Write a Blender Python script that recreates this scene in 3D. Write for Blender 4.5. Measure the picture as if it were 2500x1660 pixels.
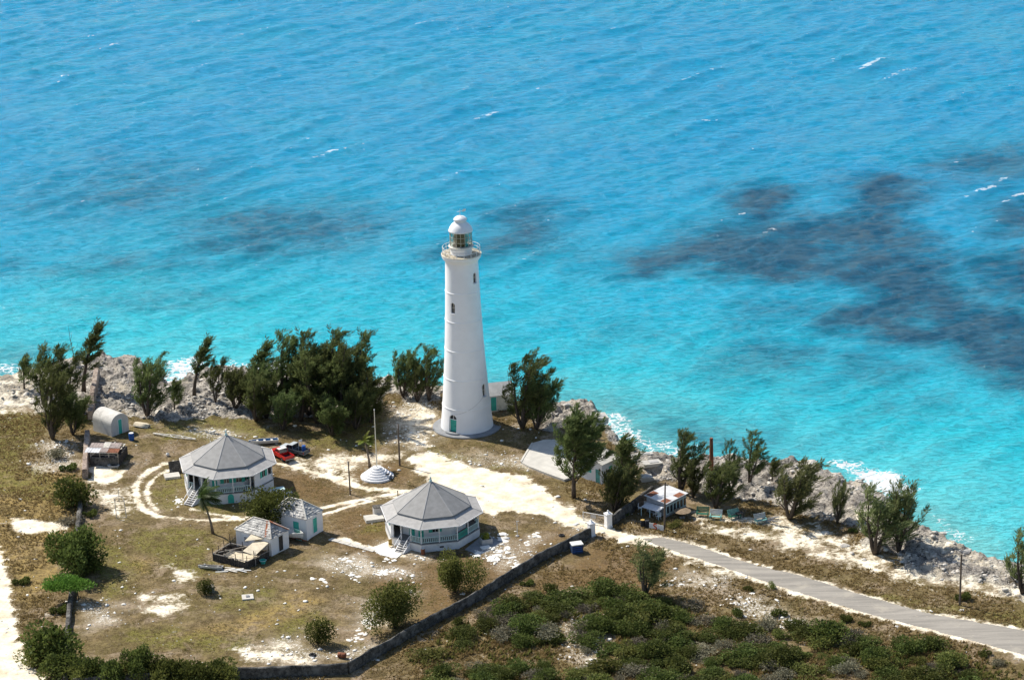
import bpy, bmesh, math, random
import numpy as np
from mathutils import Vector, Matrix

for o in list(bpy.data.objects): bpy.data.objects.remove(o)
scene = bpy.context.scene
col = scene.collection
R = math.radians
random.seed(7)
rng = np.random.default_rng(11)

# ------------------------------------------------------------------ camera
W, H = 2500.0, 1660.0                    # photograph size, used to survey ground points
FOC = 100.0; FPX = FOC / 36.0 * W
PITCH, ROLL, DIST = R(19.5), R(1.6), 429.0
fwd = np.array([0, math.cos(PITCH), -math.sin(PITCH)])
r0 = np.array([1.0, 0, 0]); u0 = np.cross(r0, fwd)
rgt = math.cos(ROLL) * r0 - math.sin(ROLL) * u0
upv = math.sin(ROLL) * r0 + math.cos(ROLL) * u0
_d = fwd * FPX + rgt * (1140.5 - W / 2) - upv * (1041 - H / 2)
CAM = -_d / np.linalg.norm(_d) * DIST    # the lighthouse stands at the origin, 429 m away
cam_data = bpy.data.cameras.new('camera'); cam = bpy.data.objects.new('camera', cam_data); col.objects.link(cam)
cam_data.lens = FOC; cam_data.sensor_width = 36; cam_data.clip_start = 1; cam_data.clip_end = 40000
cam.matrix_world = Matrix(((rgt[0], upv[0], -fwd[0], CAM[0]), (rgt[1], upv[1], -fwd[1], CAM[1]), (rgt[2], upv[2], -fwd[2], CAM[2]), (0, 0, 0, 1)))
scene.camera = cam

# ------------------------------------------------------------------ light
SUN_EL, SHADOW_AZ = R(47), R(-39)
sdir = Vector((math.cos(SUN_EL) * -math.cos(SHADOW_AZ), math.cos(SUN_EL) * -math.sin(SHADOW_AZ), math.sin(SUN_EL)))
world = bpy.data.worlds.new('World'); scene.world = world; world.use_nodes = True
wn = world.node_tree.nodes; wl = world.node_tree.links
for n in list(wn): wn.remove(n)
sky = wn.new('ShaderNodeTexSky'); sky.sky_type = 'NISHITA'; sky.sun_disc = False
sky.sun_elevation = SUN_EL; sky.sun_rotation = math.atan2(sdir.x, sdir.y)
sky.altitude = 100; sky.air_density = 1.0; sky.dust_density = 0.7; sky.ozone_density = 1.0
bg = wn.new('ShaderNodeBackground'); bg.inputs['Strength'].default_value = 0.108
wo = wn.new('ShaderNodeOutputWorld'); wl.new(sky.outputs[0], bg.inputs['Color']); wl.new(bg.outputs[0], wo.inputs['Surface'])
sun_data = bpy.data.lights.new('sun', 'SUN'); sun = bpy.data.objects.new('sun', sun_data); col.objects.link(sun)
sun_data.energy = 4.8; sun_data.angle = R(0.55); sun_data.color = (1.0, 0.95, 0.86)
sun.rotation_euler = sdir.to_track_quat('Z', 'Y').to_euler(); sun.location = (-60, 60, 120)
scene.render.engine = 'CYCLES'
scene.view_settings.view_transform = 'Standard'; scene.view_settings.look = 'None'
scene.view_settings.gamma = 1.0; scene.view_settings.use_curve_mapping = False
scene.view_settings.exposure = 0.42
scene.cycles.max_bounces = 6; scene.cycles.transparent_max_bounces = 12

# ------------------------------------------------------------------ survey helpers
def G(px, py, z=0.0):
    d = fwd * FPX + rgt * (px - W / 2) - upv * (py - H / 2)
    t = (z - CAM[2]) / d[2]
    p = CAM + d * t
    return Vector(p)
K = 2500.0 / 2361.0
def GK(x, y, z=0.0): return G(x * K, y * K, z)
def polyK(pts, z=0.0): return np.array([GK(x, y, z)[:2] for x, y in pts])
def polyS(pts, z=0.0): return np.array([G(x, y, z)[:2] for x, y in pts])
def height_of(base, vy):                      # height of a vertical edge whose foot is `base` and whose top shows at row vy
    lo, hi = 0.0, 40.0
    for _ in range(40):
        m = (lo + hi) / 2
        v = np.array([base.x, base.y, base.z + m]) - CAM
        y = H / 2 - FPX * (v @ upv) / (v @ fwd)
        if y > vy: lo = m
        else: hi = m
    return lo

# ------------------------------------------------------------------ noise (numpy)
def _hash(ix, iy, seed):
    h = (ix.astype(np.int64) * 374761393 + iy.astype(np.int64) * 668265263 + seed * 1442695041) & 0x7fffffff
    h = ((h ^ (h >> 13)) * 1274126177) & 0x7fffffff
    h = ((h ^ (h >> 16)) * 668265263) & 0x7fffffff
    return (h & 0xffff) / 65535.0
def vnoise(x, y, seed=0):
    x = np.asarray(x, float); y = np.asarray(y, float)
    ix = np.floor(x); iy = np.floor(y); fx = x - ix; fy = y - iy
    fx = fx * fx * fx * (fx * (fx * 6 - 15) + 10); fy = fy * fy * fy * (fy * (fy * 6 - 15) + 10)
    a = _hash(ix, iy, seed); b = _hash(ix + 1, iy, seed); c = _hash(ix, iy + 1, seed); d = _hash(ix + 1, iy + 1, seed)
    return (a * (1 - fx) + b * fx) * (1 - fy) + (c * (1 - fx) + d * fx) * fy
def fbm(x, y, oct=4, seed=0, gain=0.5):
    s = 0; a = 1; t = 0
    for i in range(oct):
        ca, sa = math.cos(i * 1.1), math.sin(i * 1.1)
        s = s + a * vnoise((x * ca - y * sa) * 2 ** i + 17.3 * i, (x * sa + y * ca) * 2 ** i - 9.1 * i, seed + i); t += a; a *= gain
    return s / t
def sstep(a, b, x):
    t = np.clip((x - a) / (b - a), 0, 1); return t * t * (3 - 2 * t)
def seg_dist(px, py, pts, closed):
    n = len(pts); d2 = np.full(px.shape, 1e12); inside = np.zeros(px.shape, bool)
    for i in range(n if closed else n - 1):
        ax, ay = pts[i]; bx, by = pts[(i + 1) % n]; ex, ey = bx - ax, by - ay
        t = np.clip(((px - ax) * ex + (py - ay) * ey) / (ex * ex + ey * ey + 1e-12), 0, 1)
        d2 = np.minimum(d2, (px - ax - t * ex) ** 2 + (py - ay - t * ey) ** 2)
        if closed:
            c = ((ay > py) != (by > py)) & (px < ex * (py - ay) / (ey if abs(ey) > 1e-12 else 1e-12) + ax)
            inside ^= c
    return np.sqrt(d2), inside
def poly_mask(px, py, pts, soft=0.5, warp=None, margin=4.0):
    """1 inside the polygon, fading over `soft` metres, edge shifted by `warp` metres"""
    out = np.zeros(px.shape)
    m = (px > pts[:, 0].min() - margin) & (px < pts[:, 0].max() + margin) & (py > pts[:, 1].min() - margin) & (py < pts[:, 1].max() + margin)
    if not m.any(): return out
    d, ins = seg_dist(px[m], py[m], pts, True)
    sd = np.where(ins, d, -d)
    if warp is not None: sd = sd + warp[m]
    out[m] = sstep(-soft, soft, sd); return out
def line_mask(px, py, pts, width, soft=0.3, warp=None, margin=4.0):
    out = np.zeros(px.shape)
    m = (px > pts[:, 0].min() - margin) & (px < pts[:, 0].max() + margin) & (py > pts[:, 1].min() - margin) & (py < pts[:, 1].max() + margin)
    if not m.any(): return out
    d, _ = seg_dist(px[m], py[m], pts, False)
    sd = width / 2 - d
    if warp is not None: sd = sd + warp[m]
    out[m] = sstep(-soft, soft, sd); return out

# ------------------------------------------------------------------ mesh helpers
def fastmesh(name, V, F):
    """V (n,3), F (m,k) numpy arrays -> mesh"""
    V = np.ascontiguousarray(V, np.float32); F = np.ascontiguousarray(F, np.int32)
    me = bpy.data.meshes.new(name); m, k = F.shape
    me.vertices.add(len(V)); me.vertices.foreach_set('co', V.ravel())
    me.loops.add(m * k); me.loops.foreach_set('vertex_index', F.ravel())
    me.polygons.add(m); me.polygons.foreach_set('loop_start', np.arange(m, dtype=np.int32) * k)
    me.update(calc_edges=True); me.validate(); return me
def setattr_f(me, name, arr):
    a = me.attributes.new(name, 'FLOAT', 'POINT'); a.data.foreach_set('value', np.ascontiguousarray(arr, np.float32).ravel())
def smooth(me, on=True):
    me.polygons.foreach_set('use_smooth', np.full(len(me.polygons), on, bool)); me.update()

class MB:
    def __init__(s): s.v = []; s.f = []
    def add(s, vs, fs, M=None):
        b = len(s.v)
        for p in vs: s.v.append(tuple(M @ Vector(p)) if M is not None else tuple(p))
        for f in fs: s.f.append(tuple(b + i for i in f))
        return s
    def box(s, c, size, rz=0.0, M=None):
        x, y, z = (a / 2 for a in size); T = Matrix.Translation(Vector(c)) @ Matrix.Rotation(rz, 4, 'Z')
        if M is not None: T = M @ T
        vs = [(-x, -y, -z), (x, -y, -z), (x, y, -z), (-x, y, -z), (-x, -y, z), (x, -y, z), (x, y, z), (-x, y, z)]
        return s.add(vs, [(0, 3, 2, 1), (4, 5, 6, 7), (0, 1, 5, 4), (1, 2, 6, 5), (2, 3, 7, 6), (3, 0, 4, 7)], T)
    def bar(s, a, b, w, h, up=(0, 0, 1)):
        a = Vector(a); b = Vector(b); d = b - a; L = d.length
        if L < 1e-6: return s
        d.normalize(); u = Vector(up)
        if abs(d.dot(u)) > 0.98: u = Vector((1, 0, 0))
        r = d.cross(u).normalized(); u = r.cross(d)
        vs = []
        for q in (a, b):
            for (i, j) in ((-1, -1), (1, -1), (1, 1), (-1, 1)): vs.append(q + r * (i * w / 2) + u * (j * h / 2))
        return s.add(vs, [(0, 1, 2, 3), (7, 6, 5, 4), (0, 4, 5, 1), (1, 5, 6, 2), (2, 6, 7, 3), (3, 7, 4, 0)])
    def tube(s, a, b, r1, r2=None, n=8, cap=True):
        r2 = r1 if r2 is None else r2; a = Vector(a); b = Vector(b); d = (b - a)
        if d.length < 1e-6: return s
        d.normalize(); u = Vector((0, 0, 1)) if abs(d.z) < 0.95 else Vector((1, 0, 0))
        x = d.cross(u).normalized(); y = d.cross(x); vs = []
        for q, r in ((a, r1), (b, r2)):
            for i in range(n):
                t = 2 * math.pi * i / n; vs.append(q + x * (r * math.cos(t)) + y * (r * math.sin(t)))
        fs = [(i, (i + 1) % n, n + (i + 1) % n, n + i) for i in range(n)]
        if cap: fs += [tuple(range(n - 1, -1, -1)), tuple(range(n, 2 * n))]
        return s.add(vs, fs)
    def path(s, pts, radii, n=6):
        pts = [Vector(p) for p in pts]; b = len(s.v); m = len(pts)
        for i, p in enumerate(pts):
            d = (pts[min(i + 1, m - 1)] - pts[max(i - 1, 0)]).normalized(); u = Vector((0, 1, 0.01)) if abs(d.y) < 0.9 else Vector((1, 0, 0))
            x = d.cross(u).normalized(); y = d.cross(x)
            for k in range(n):
                t = 2 * math.pi * k / n; s.v.append(tuple(p + x * (radii[i] * math.cos(t)) + y * (radii[i] * math.sin(t))))
        for i in range(m - 1):
            for k in range(n): s.f.append((b + i * n + k, b + i * n + (k + 1) % n, b + (i + 1) * n + (k + 1) % n, b + (i + 1) * n + k))
        s.f.append(tuple(b + (m - 1) * n + k for k in range(n))); s.f.append(tuple(b + k for k in range(n - 1, -1, -1)))
        return s
    def lathe(s, prof, n=32, c=(0, 0, 0), cap=True):
        b = len(s.v); m = len(prof)
        for (r, z) in prof:
            for k in range(n):
                t = 2 * math.pi * k / n; s.v.append((c[0] + r * math.cos(t), c[1] + r * math.sin(t), c[2] + z))
        for i in range(m - 1):
            for k in range(n): s.f.append((b + i * n + k, b + i * n + (k + 1) % n, b + (i + 1) * n + (k + 1) % n, b + (i + 1) * n + k))
        if cap:
            s.f.append(tuple(b + (n - 1 - k) for k in range(n))); s.f.append(tuple(b + (m - 1) * n + k for k in range(n)))
        return s
    def prism(s, poly, z0, z1):
        n = len(poly); a = sum(poly[i][0] * poly[(i + 1) % n][1] - poly[(i + 1) % n][0] * poly[i][1] for i in range(n))
        if a < 0: poly = poly[::-1]
        return s.add([(p[0], p[1], z0) for p in poly] + [(p[0], p[1], z1) for p in poly],
              [tuple(range(n - 1, -1, -1)), tuple(range(n, 2 * n))] + [(i, (i + 1) % n, n + (i + 1) % n, n + i) for i in range(n)])
    def slab(s, poly, th):                           # planar 3-D polygon thickened downwards along its normal
        P = [Vector(p) for p in poly]; n = len(P); nor = Vector((0, 0, 0))
        for i in range(n): nor += (P[i] - P[0]).cross(P[(i + 1) % n] - P[0])
        nor.normalize()
        if nor.z < 0: P = P[::-1]; nor = -nor
        return s.add([tuple(p - nor * th) for p in P] + [tuple(p) for p in P],
              [tuple(range(n - 1, -1, -1)), tuple(range(n, 2 * n))] + [(i, (i + 1) % n, n + (i + 1) % n, n + i) for i in range(n)])
    def mesh(s, name, sm=False):
        me = bpy.data.meshes.new(name); me.from_pydata([tuple(p) for p in s.v], [], s.f); me.update()
        if sm: smooth(me)
        return me
    def build(s, name, m, parent=None, loc=None, sm=False, rz=0.0):
        o = bpy.data.objects.new(name, s.mesh(name, sm)); col.objects.link(o); o.data.materials.append(m)
        if parent is not None: o.parent = parent
        if loc is not None: o.location = loc
        o.rotation_euler.z = rz; return o
def linkobj(name, me, m=None, parent=None, loc=None, rz=0.0, sc=None):
    o = bpy.data.objects.new(name, me); col.objects.link(o)
    if m is not None and len(me.materials) == 0: me.materials.append(m)
    if parent is not None: o.parent = parent
    if loc is not None: o.location = loc
    o.rotation_euler.z = rz
    if sc is not None: o.scale = sc
    return o
def tag(o, label=None, cat=None, group=None, kind=None):
    if label: o['label'] = label
    if cat: o['category'] = cat
    if group: o['group'] = group
    if kind: o['kind'] = kind
    return o
def empty(name, loc, rz=0.0):
    o = bpy.data.objects.new(name, None); o.empty_display_size = 0.5; col.objects.link(o); o.location = loc; o.rotation_euler.z = rz; return o
def copy_tree(o, parent=None):
    c = o.copy(); col.objects.link(c)
    if parent is not None: c.parent = parent
    for ch in [x for x in bpy.data.objects if x.parent == o]: copy_tree(ch, c)
    return c

# ------------------------------------------------------------------ materials
def nodes_of(m):
    m.use_nodes = True; nt = m.node_tree; nt.nodes.clear(); return nt, nt.nodes, nt.links
def N(nt, t, **kw):
    n = nt.nodes.new(t)
    for k, v in kw.items(): setattr(n, k, v)
    return n
def mixc(nt, fac, a, b, blend='MIX'):
    n = nt.nodes.new('ShaderNodeMix'); n.data_type = 'RGBA'; n.blend_type = blend
    for sock, v in ((n.inputs[0], fac), (n.inputs[6], a), (n.inputs[7], b)):
        if hasattr(v, 'is_linked') or isinstance(v, bpy.types.NodeSocket): nt.links.new(v, sock)
        elif isinstance(v, (int, float)): sock.default_value = v
        else: sock.default_value = (v[0], v[1], v[2], 1)
    return n.outputs[2]
def math_n(nt, op, a, b=0.0, c=None, clamp=False):
    n = nt.nodes.new('ShaderNodeMath'); n.operation = op; n.use_clamp = clamp
    for i, v in enumerate((a, b, c)):
        if v is None: continue
        if isinstance(v, bpy.types.NodeSocket): nt.links.new(v, n.inputs[i])
        else: n.inputs[i].default_value = v
    return n.outputs[0]
def mapr(nt, v, a, b, c=0.0, d=1.0, sm=True):
    n = nt.nodes.new('ShaderNodeMapRange'); n.interpolation_type = 'SMOOTHSTEP' if sm else 'LINEAR'; n.clamp = True
    nt.links.new(v, n.inputs[0])
    for i, q in zip((1, 2, 3, 4), (a, b, c, d)): n.inputs[i].default_value = q
    return n.outputs[0]
def noise_n(nt, vec, scale, detail=4, rough=0.55, dist=0.0):
    n = nt.nodes.new('ShaderNodeTexNoise'); n.inputs['Scale'].default_value = scale; n.inputs['Detail'].default_value = detail
    n.inputs['Roughness'].default_value = rough; n.inputs['Distortion'].default_value = dist
    if vec is not None: nt.links.new(vec, n.inputs['Vector'])
    return n.outputs[0]
def attr_n(nt, name):
    n = nt.nodes.new('ShaderNodeAttribute'); n.attribute_name = name; return n.outputs['Fac']
def pbsdf(nt, colr, rough=0.8, spec=0.3, metal=0.0, bump=None, bstr=0.3, bdist=0.05):
    b = nt.nodes.new('ShaderNodeBsdfPrincipled'); o = nt.nodes.new('ShaderNodeOutputMaterial'); nt.links.new(b.outputs[0], o.inputs[0])
    if isinstance(colr, bpy.types.NodeSocket): nt.links.new(colr, b.inputs['Base Color'])
    else: b.inputs['Base Color'].default_value = (*colr, 1)
    if isinstance(rough, bpy.types.NodeSocket): nt.links.new(rough, b.inputs['Roughness'])
    else: b.inputs['Roughness'].default_value = rough
    b.inputs['Specular IOR Level'].default_value = spec; b.inputs['Metallic'].default_value = metal
    if bump is not None:
        bn = nt.nodes.new('ShaderNodeBump'); bn.inputs['Strength'].default_value = bstr; bn.inputs['Distance'].default_value = bdist
        nt.links.new(bump, bn.inputs['Height']); nt.links.new(bn.outputs[0], b.inputs['Normal'])
    return b
def mat(name, c, rough=0.8, var=0.15, scale=1.5, spec=0.3, metal=0.0, bump=0.0, bscale=8.0, dirt=None, dirtamt=0.0, dscale=0.6, streak=False):
    m = bpy.data.materials.new(name); nt, ns, ln = nodes_of(m)
    tc = N(nt, 'ShaderNodeTexCoord'); vec = tc.outputs['Object']
    if streak:
        mp = N(nt, 'ShaderNodeMapping'); mp.inputs['Scale'].default_value = (1, 1, 0.15); ln.new(vec, mp.inputs[0]); vec2 = mp.outputs[0]
    else: vec2 = vec
    n1 = noise_n(nt, vec, scale, 5)
    a = tuple(max(0, x * (1 - var)) for x in c); b = tuple(min(1, x * (1 + var)) for x in c)
    cc = mixc(nt, mapr(nt, n1, 0.3, 0.7), a, b)
    if dirt is not None:
        n2 = noise_n(nt, vec2, dscale, 6, 0.65)
        cc = mixc(nt, mapr(nt, n2, 0.62 - 0.25 * dirtamt, 0.8 - 0.1 * dirtamt, 0, min(1, 0.35 + dirtamt)), cc, dirt)
    pbsdf(nt, cc, rough, spec, metal, noise_n(nt, vec, bscale, 4) if bump else None, bump, 0.05)
    return m
def leafmat(name, c1, c2, trans=0.25, rough=0.6):
    m = bpy.data.materials.new(name); nt, ns, ln = nodes_of(m)
    g = N(nt, 'ShaderNodeNewGeometry'); oi = N(nt, 'ShaderNodeObjectInfo'); tc = N(nt, 'ShaderNodeTexCoord')
    cl = noise_n(nt, tc.outputs['Object'], 0.9, 3)
    f = math_n(nt, 'ADD', math_n(nt, 'MULTIPLY', g.outputs['Random Per Island'], 0.55), math_n(nt, 'MULTIPLY', mapr(nt, cl, 0.35, 0.65), 0.45))
    cc = mixc(nt, f, c1, c2)
    hv = N(nt, 'ShaderNodeHueSaturation'); ln.new(cc, hv.inputs['Color'])
    ln.new(math_n(nt, 'ADD', math_n(nt, 'MULTIPLY', oi.outputs['Random'], 0.5), 0.75), hv.inputs['Value'])
    ln.new(math_n(nt, 'ADD', math_n(nt, 'MULTIPLY', oi.outputs['Random'], 0.04), 0.48), hv.inputs['Hue'])
    d = N(nt, 'ShaderNodeBsdfPrincipled'); d.inputs['Roughness'].default_value = rough; d.inputs['Specular IOR Level'].default_value = 0.08
    t = N(nt, 'ShaderNodeBsdfTranslucent'); ln.new(hv.outputs[0], d.inputs['Base Color']); ln.new(hv.outputs[0], t.inputs['Color'])
    mx = N(nt, 'ShaderNodeMixShader'); mx.inputs[0].default_value = trans; ln.new(d.outputs[0], mx.inputs[1]); ln.new(t.outputs[0], mx.inputs[2])
    o = N(nt, 'ShaderNodeOutputMaterial'); ln.new(mx.outputs[0], o.inputs[0]); return m

TEAL = (0.055, 0.42, 0.33)
M = {}
M['white'] = mat('white_paint', (0.80, 0.79, 0.78), 0.75, 0.04, 0.8, dirt=(0.52, 0.48, 0.42), dirtamt=0.15, dscale=0.5, streak=True)
M['tower'] = mat('tower_whitewash', (0.88, 0.87, 0.86), 0.8, 0.03, 0.5, bump=0.15, bscale=2.5, dirt=(0.70, 0.66, 0.60), dirtamt=0.08, dscale=0.7, streak=True)
M['plinth'] = mat('plinth_whitewash', (0.74, 0.73, 0.71), 0.85, 0.07, 1.2, dirt=(0.36, 0.33, 0.29), dirtamt=0.3, dscale=0.9)
M['roof'] = mat('grey_roof_felt', (0.37, 0.355, 0.335), 0.9, 0.10, 1.5, dirt=(0.24, 0.24, 0.24), dirtamt=0.25, dscale=0.55, bump=0.1, bscale=14)
M['roof2'] = mat('grey_roof_felt_dark', (0.30, 0.29, 0.275), 0.9, 0.10, 1.2, dirt=(0.24, 0.24, 0.24), dirtamt=0.2, dscale=0.5, bump=0.1, bscale=14)
M['ridge'] = mat('roof_ridge_strip', (0.37, 0.36, 0.345), 0.85, 0.08)
M['teal'] = mat('teal_paint', TEAL, 0.6, 0.10, 2)
M['tealw'] = mat('weathered_teal_paint', (0.10, 0.30, 0.27), 0.8, 0.25, 3, dirt=(0.30, 0.30, 0.27), dirtamt=0.4, dscale=2)
M['palet'] = mat('pale_teal_paint', (0.50, 0.66, 0.64), 0.7, 0.08, 2)
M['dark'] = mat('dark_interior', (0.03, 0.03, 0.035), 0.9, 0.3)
M['floor'] = mat('veranda_floor', (0.22, 0.22, 0.22), 0.8, 0.15, 2)
M['conc'] = mat('concrete', (0.48, 0.46, 0.43), 0.9, 0.12, 1.5, dirt=(0.30, 0.28, 0.25), dirtamt=0.3, dscale=0.8)
M['pad'] = mat('grey_pad_concrete', (0.24, 0.245, 0.25), 0.9, 0.15, 0.9, dirt=(0.36, 0.34, 0.31), dirtamt=0.3, dscale=1.2)
M['slab'] = mat('pale_concrete', (0.52, 0.49, 0.43), 0.9, 0.10, 0.8, dirt=(0.38, 0.36, 0.33), dirtamt=0.35, dscale=0.5)
M['metalw'] = mat('white_metal', (0.74, 0.74, 0.72), 0.5, 0.05)
M['rustyfloor'] = mat('stained_gallery_floor', (0.40, 0.35, 0.26), 0.9, 0.35, 2.2, dirt=(0.12, 0.11, 0.10), dirtamt=0.5, dscale=1.0)
M['cream'] = mat('stained_cream_paint', (0.74, 0.68, 0.55), 0.8, 0.10, 2, dirt=(0.42, 0.33, 0.2), dirtamt=0.3, dscale=1.5)
M['lens'] = mat('lamp_lens', (0.24, 0.20, 0.13), 0.25, 0.3, 1.5, spec=0.6)
M['bronze'] = mat('lantern_mullion', (0.48, 0.45, 0.36), 0.5, 0.1)
M['wood'] = mat('grey_weathered_wood', (0.30, 0.27, 0.23), 0.9, 0.3, 3, bump=0.2, bscale=10)
M['woodw'] = mat('whitish_wood', (0.62, 0.58, 0.50), 0.9, 0.15, 3)
M['wooddark'] = mat('charred_wood', (0.055, 0.048, 0.042), 0.9, 0.4, 3)
M['pole'] = mat('pole_wood', (0.13, 0.10, 0.075), 0.9, 0.25, 2)
M['trunk'] = mat('bark', (0.085, 0.066, 0.05), 0.95, 0.3, 4, bump=0.3, bscale=9)
M['trunkp'] = mat('palm_bark', (0.19, 0.15, 0.11), 0.95, 0.25, 4, bump=0.3, bscale=9)
M['rust'] = mat('rust', (0.22, 0.085, 0.045), 0.9, 0.35, 2.5, dirt=(0.07, 0.05, 0.04), dirtamt=0.4, dscale=2)
M['tin'] = mat('rusty_tin', (0.34, 0.28, 0.25), 0.75, 0.25, 1.5, dirt=(0.23, 0.115, 0.075), dirtamt=0.55, dscale=0.8)
M['ridgetile'] = mat('terracotta_ridge', (0.33, 0.115, 0.055), 0.85, 0.25, 2.5)
M['asphaltroof'] = mat('pale_flat_roof', (0.60, 0.60, 0.60), 0.85, 0.12, 1.2)
M['greywall'] = mat('grey_render', (0.30, 0.31, 0.33), 0.9, 0.15, 1.5, dirt=(0.18, 0.18, 0.18), dirtamt=0.4)
M['vault'] = mat('weathered_render', (0.60, 0.57, 0.52), 0.9, 0.12, 0.9, dirt=(0.32, 0.30, 0.27), dirtamt=0.45, dscale=0.8)
M['red'] = mat('red_car_paint', (0.50, 0.012, 0.012), 0.3, 0.08, 1, spec=0.5)
M['truck'] = mat('charcoal_car_paint', (0.11, 0.12, 0.13), 0.35, 0.1, 1, spec=0.5)
M['silver'] = mat('silver_car_paint', (0.46, 0.49, 0.50), 0.4, 0.08, 1, spec=0.5)
M['glass'] = mat('dark_glass', (0.02, 0.025, 0.03), 0.08, 0.1, spec=0.6)
M['rubber'] = mat('rubber', (0.022, 0.022, 0.023), 0.85, 0.2)
M['rim'] = mat('wheel_rim', (0.30, 0.30, 0.30), 0.45, 0.1, metal=0.4)
M['lamp'] = mat('lamp_glass', (0.65, 0.66, 0.66), 0.2, 0.02)
M['redlamp'] = mat('tail_lamp', (0.45, 0.02, 0.02), 0.3, 0.05)
M['blue'] = mat('blue_plastic', (0.02, 0.10, 0.36), 0.5, 0.1)
M['navy'] = mat('navy_box', (0.025, 0.045, 0.10), 0.6, 0.2)
M['boatw'] = mat('boat_white', (0.68, 0.67, 0.63), 0.55, 0.08, 2, dirt=(0.35, 0.33, 0.28), dirtamt=0.25, dscale=1.5)
M['boatb'] = mat('boat_blue', (0.045, 0.16, 0.30), 0.6, 0.12, 2)
M['green'] = mat('green_bench_paint', (0.025, 0.15, 0.095), 0.6, 0.15, 2)
M['greenl'] = mat('pale_green_bench_paint', (0.22, 0.45, 0.40), 0.65, 0.12, 2)
M['thatch'] = mat('brown_table_top', (0.21, 0.155, 0.10), 0.9, 0.25, 3, bump=0.3, bscale=12)
M['orange'] = mat('orange_print', (0.62, 0.11, 0.04), 0.6, 0.05)
M['yellow'] = mat('yellow_wood', (0.50, 0.33, 0.10), 0.8, 0.15)
M['canvas'] = mat('cream_canvas', (0.60, 0.52, 0.38), 0.9, 0.15, 2)
M['wallstone'] = None
M['casu'] = leafmat('casuarina_needles', (0.056, 0.078, 0.026), (0.180, 0.208, 0.074), 0.42)
M['casuy'] = leafmat('young_casuarina_needles', (0.082, 0.102, 0.038), (0.235, 0.255, 0.105), 0.45)
M['bush'] = leafmat('dark_shrub_leaves', (0.040, 0.056, 0.013), (0.165, 0.190, 0.048), 0.38)
M['bushy'] = leafmat('yellowish_shrub_leaves', (0.075, 0.090, 0.020), (0.240, 0.245, 0.070), 0.4)
M['bushg'] = leafmat('grey_twig_leaves', (0.110, 0.098, 0.062), (0.27, 0.245, 0.17), 0.25)
M['acacia'] = leafmat('bright_acacia_leaves', (0.080, 0.150, 0.022), (0.170, 0.260, 0.045), 0.3)
M['palm'] = leafmat('palm_leaves', (0.030, 0.055, 0.015), (0.085, 0.120, 0.032), 0.25, 0.45)
M['palmy'] = leafmat('yellow_palm_leaves', (0.110, 0.145, 0.022), (0.26, 0.28, 0.06), 0.3, 0.45)
M['planter'] = leafmat('variegated_leaves', (0.13, 0.20, 0.03), (0.40, 0.42, 0.08), 0.3)
M['grassd'] = leafmat('dry_grass_blades', (0.165, 0.122, 0.045), (0.380, 0.290, 0.125), 0.45, 0.9)
M['grassg'] = leafmat('green_grass_blades', (0.120, 0.125, 0.030), (0.260, 0.245, 0.075), 0.45, 0.9)
M['lime'] = mat('limestone', (0.52, 0.48, 0.42), 0.95, 0.25, 1.6, bump=0.4, bscale=6, dirt=(0.26, 0.245, 0.22), dirtamt=0.35, dscale=1.3)
M['limew'] = mat('white_limestone', (0.76, 0.73, 0.66), 0.95, 0.12, 2.0, bump=0.4, bscale=6)

def stonewall_mat(name, c1, c2, top):
    m = bpy.data.materials.new(name); nt, ns, ln = nodes_of(m)
    tc = N(nt, 'ShaderNodeTexCoord'); v = tc.outputs['Object']
    vo = N(nt, 'ShaderNodeTexVoronoi'); vo.feature = 'F1'; vo.inputs['Scale'].default_value = 2.6; ln.new(v, vo.inputs['Vector'])
    ve = N(nt, 'ShaderNodeTexVoronoi'); ve.feature = 'DISTANCE_TO_EDGE'; ve.inputs['Scale'].default_value = 2.6; ln.new(v, ve.inputs['Vector'])
    sep = N(nt, 'ShaderNodeSeparateColor'); ln.new(vo.outputs['Color'], sep.inputs[0])
    c = mixc(nt, sep.outputs[0], c1, c2)
    c = mixc(nt, mapr(nt, ve.outputs['Distance'], 0.0, 0.07, 1, 0), c, tuple(x * 0.45 for x in c1))
    c = mixc(nt, mapr(nt, noise_n(nt, v, 0.7, 5, 0.65), 0.45, 0.7), c, top)
    pbsdf(nt, c, 0.95, 0.2, 0, ve.outputs['Distance'], 0.6, 0.08); return m
M['wallstone'] = stonewall_mat('grey_stone_masonry', (0.05, 0.047, 0.043), (0.125, 0.116, 0.10), (0.19, 0.178, 0.16))
M['wallwarm'] = stonewall_mat('pinkish_stone_masonry', (0.20, 0.155, 0.125), (0.40, 0.31, 0.25), (0.46, 0.38, 0.31))
def clear_glass():
    m = bpy.data.materials.new('lantern_glass'); nt, ns, ln = nodes_of(m)
    t = N(nt, 'ShaderNodeBsdfTransparent'); t.inputs[0].default_value = (0.78, 0.80, 0.74, 1)
    g = N(nt, 'ShaderNodeBsdfGlossy'); g.inputs['Roughness'].default_value = 0.05
    mx = N(nt, 'ShaderNodeMixShader'); mx.inputs[0].default_value = 0.14; ln.new(t.outputs[0], mx.inputs[1]); ln.new(g.outputs[0], mx.inputs[2])
    o = N(nt, 'ShaderNodeOutputMaterial'); ln.new(mx.outputs[0], o.inputs[0]); return m
M['pane'] = clear_glass()
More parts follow.
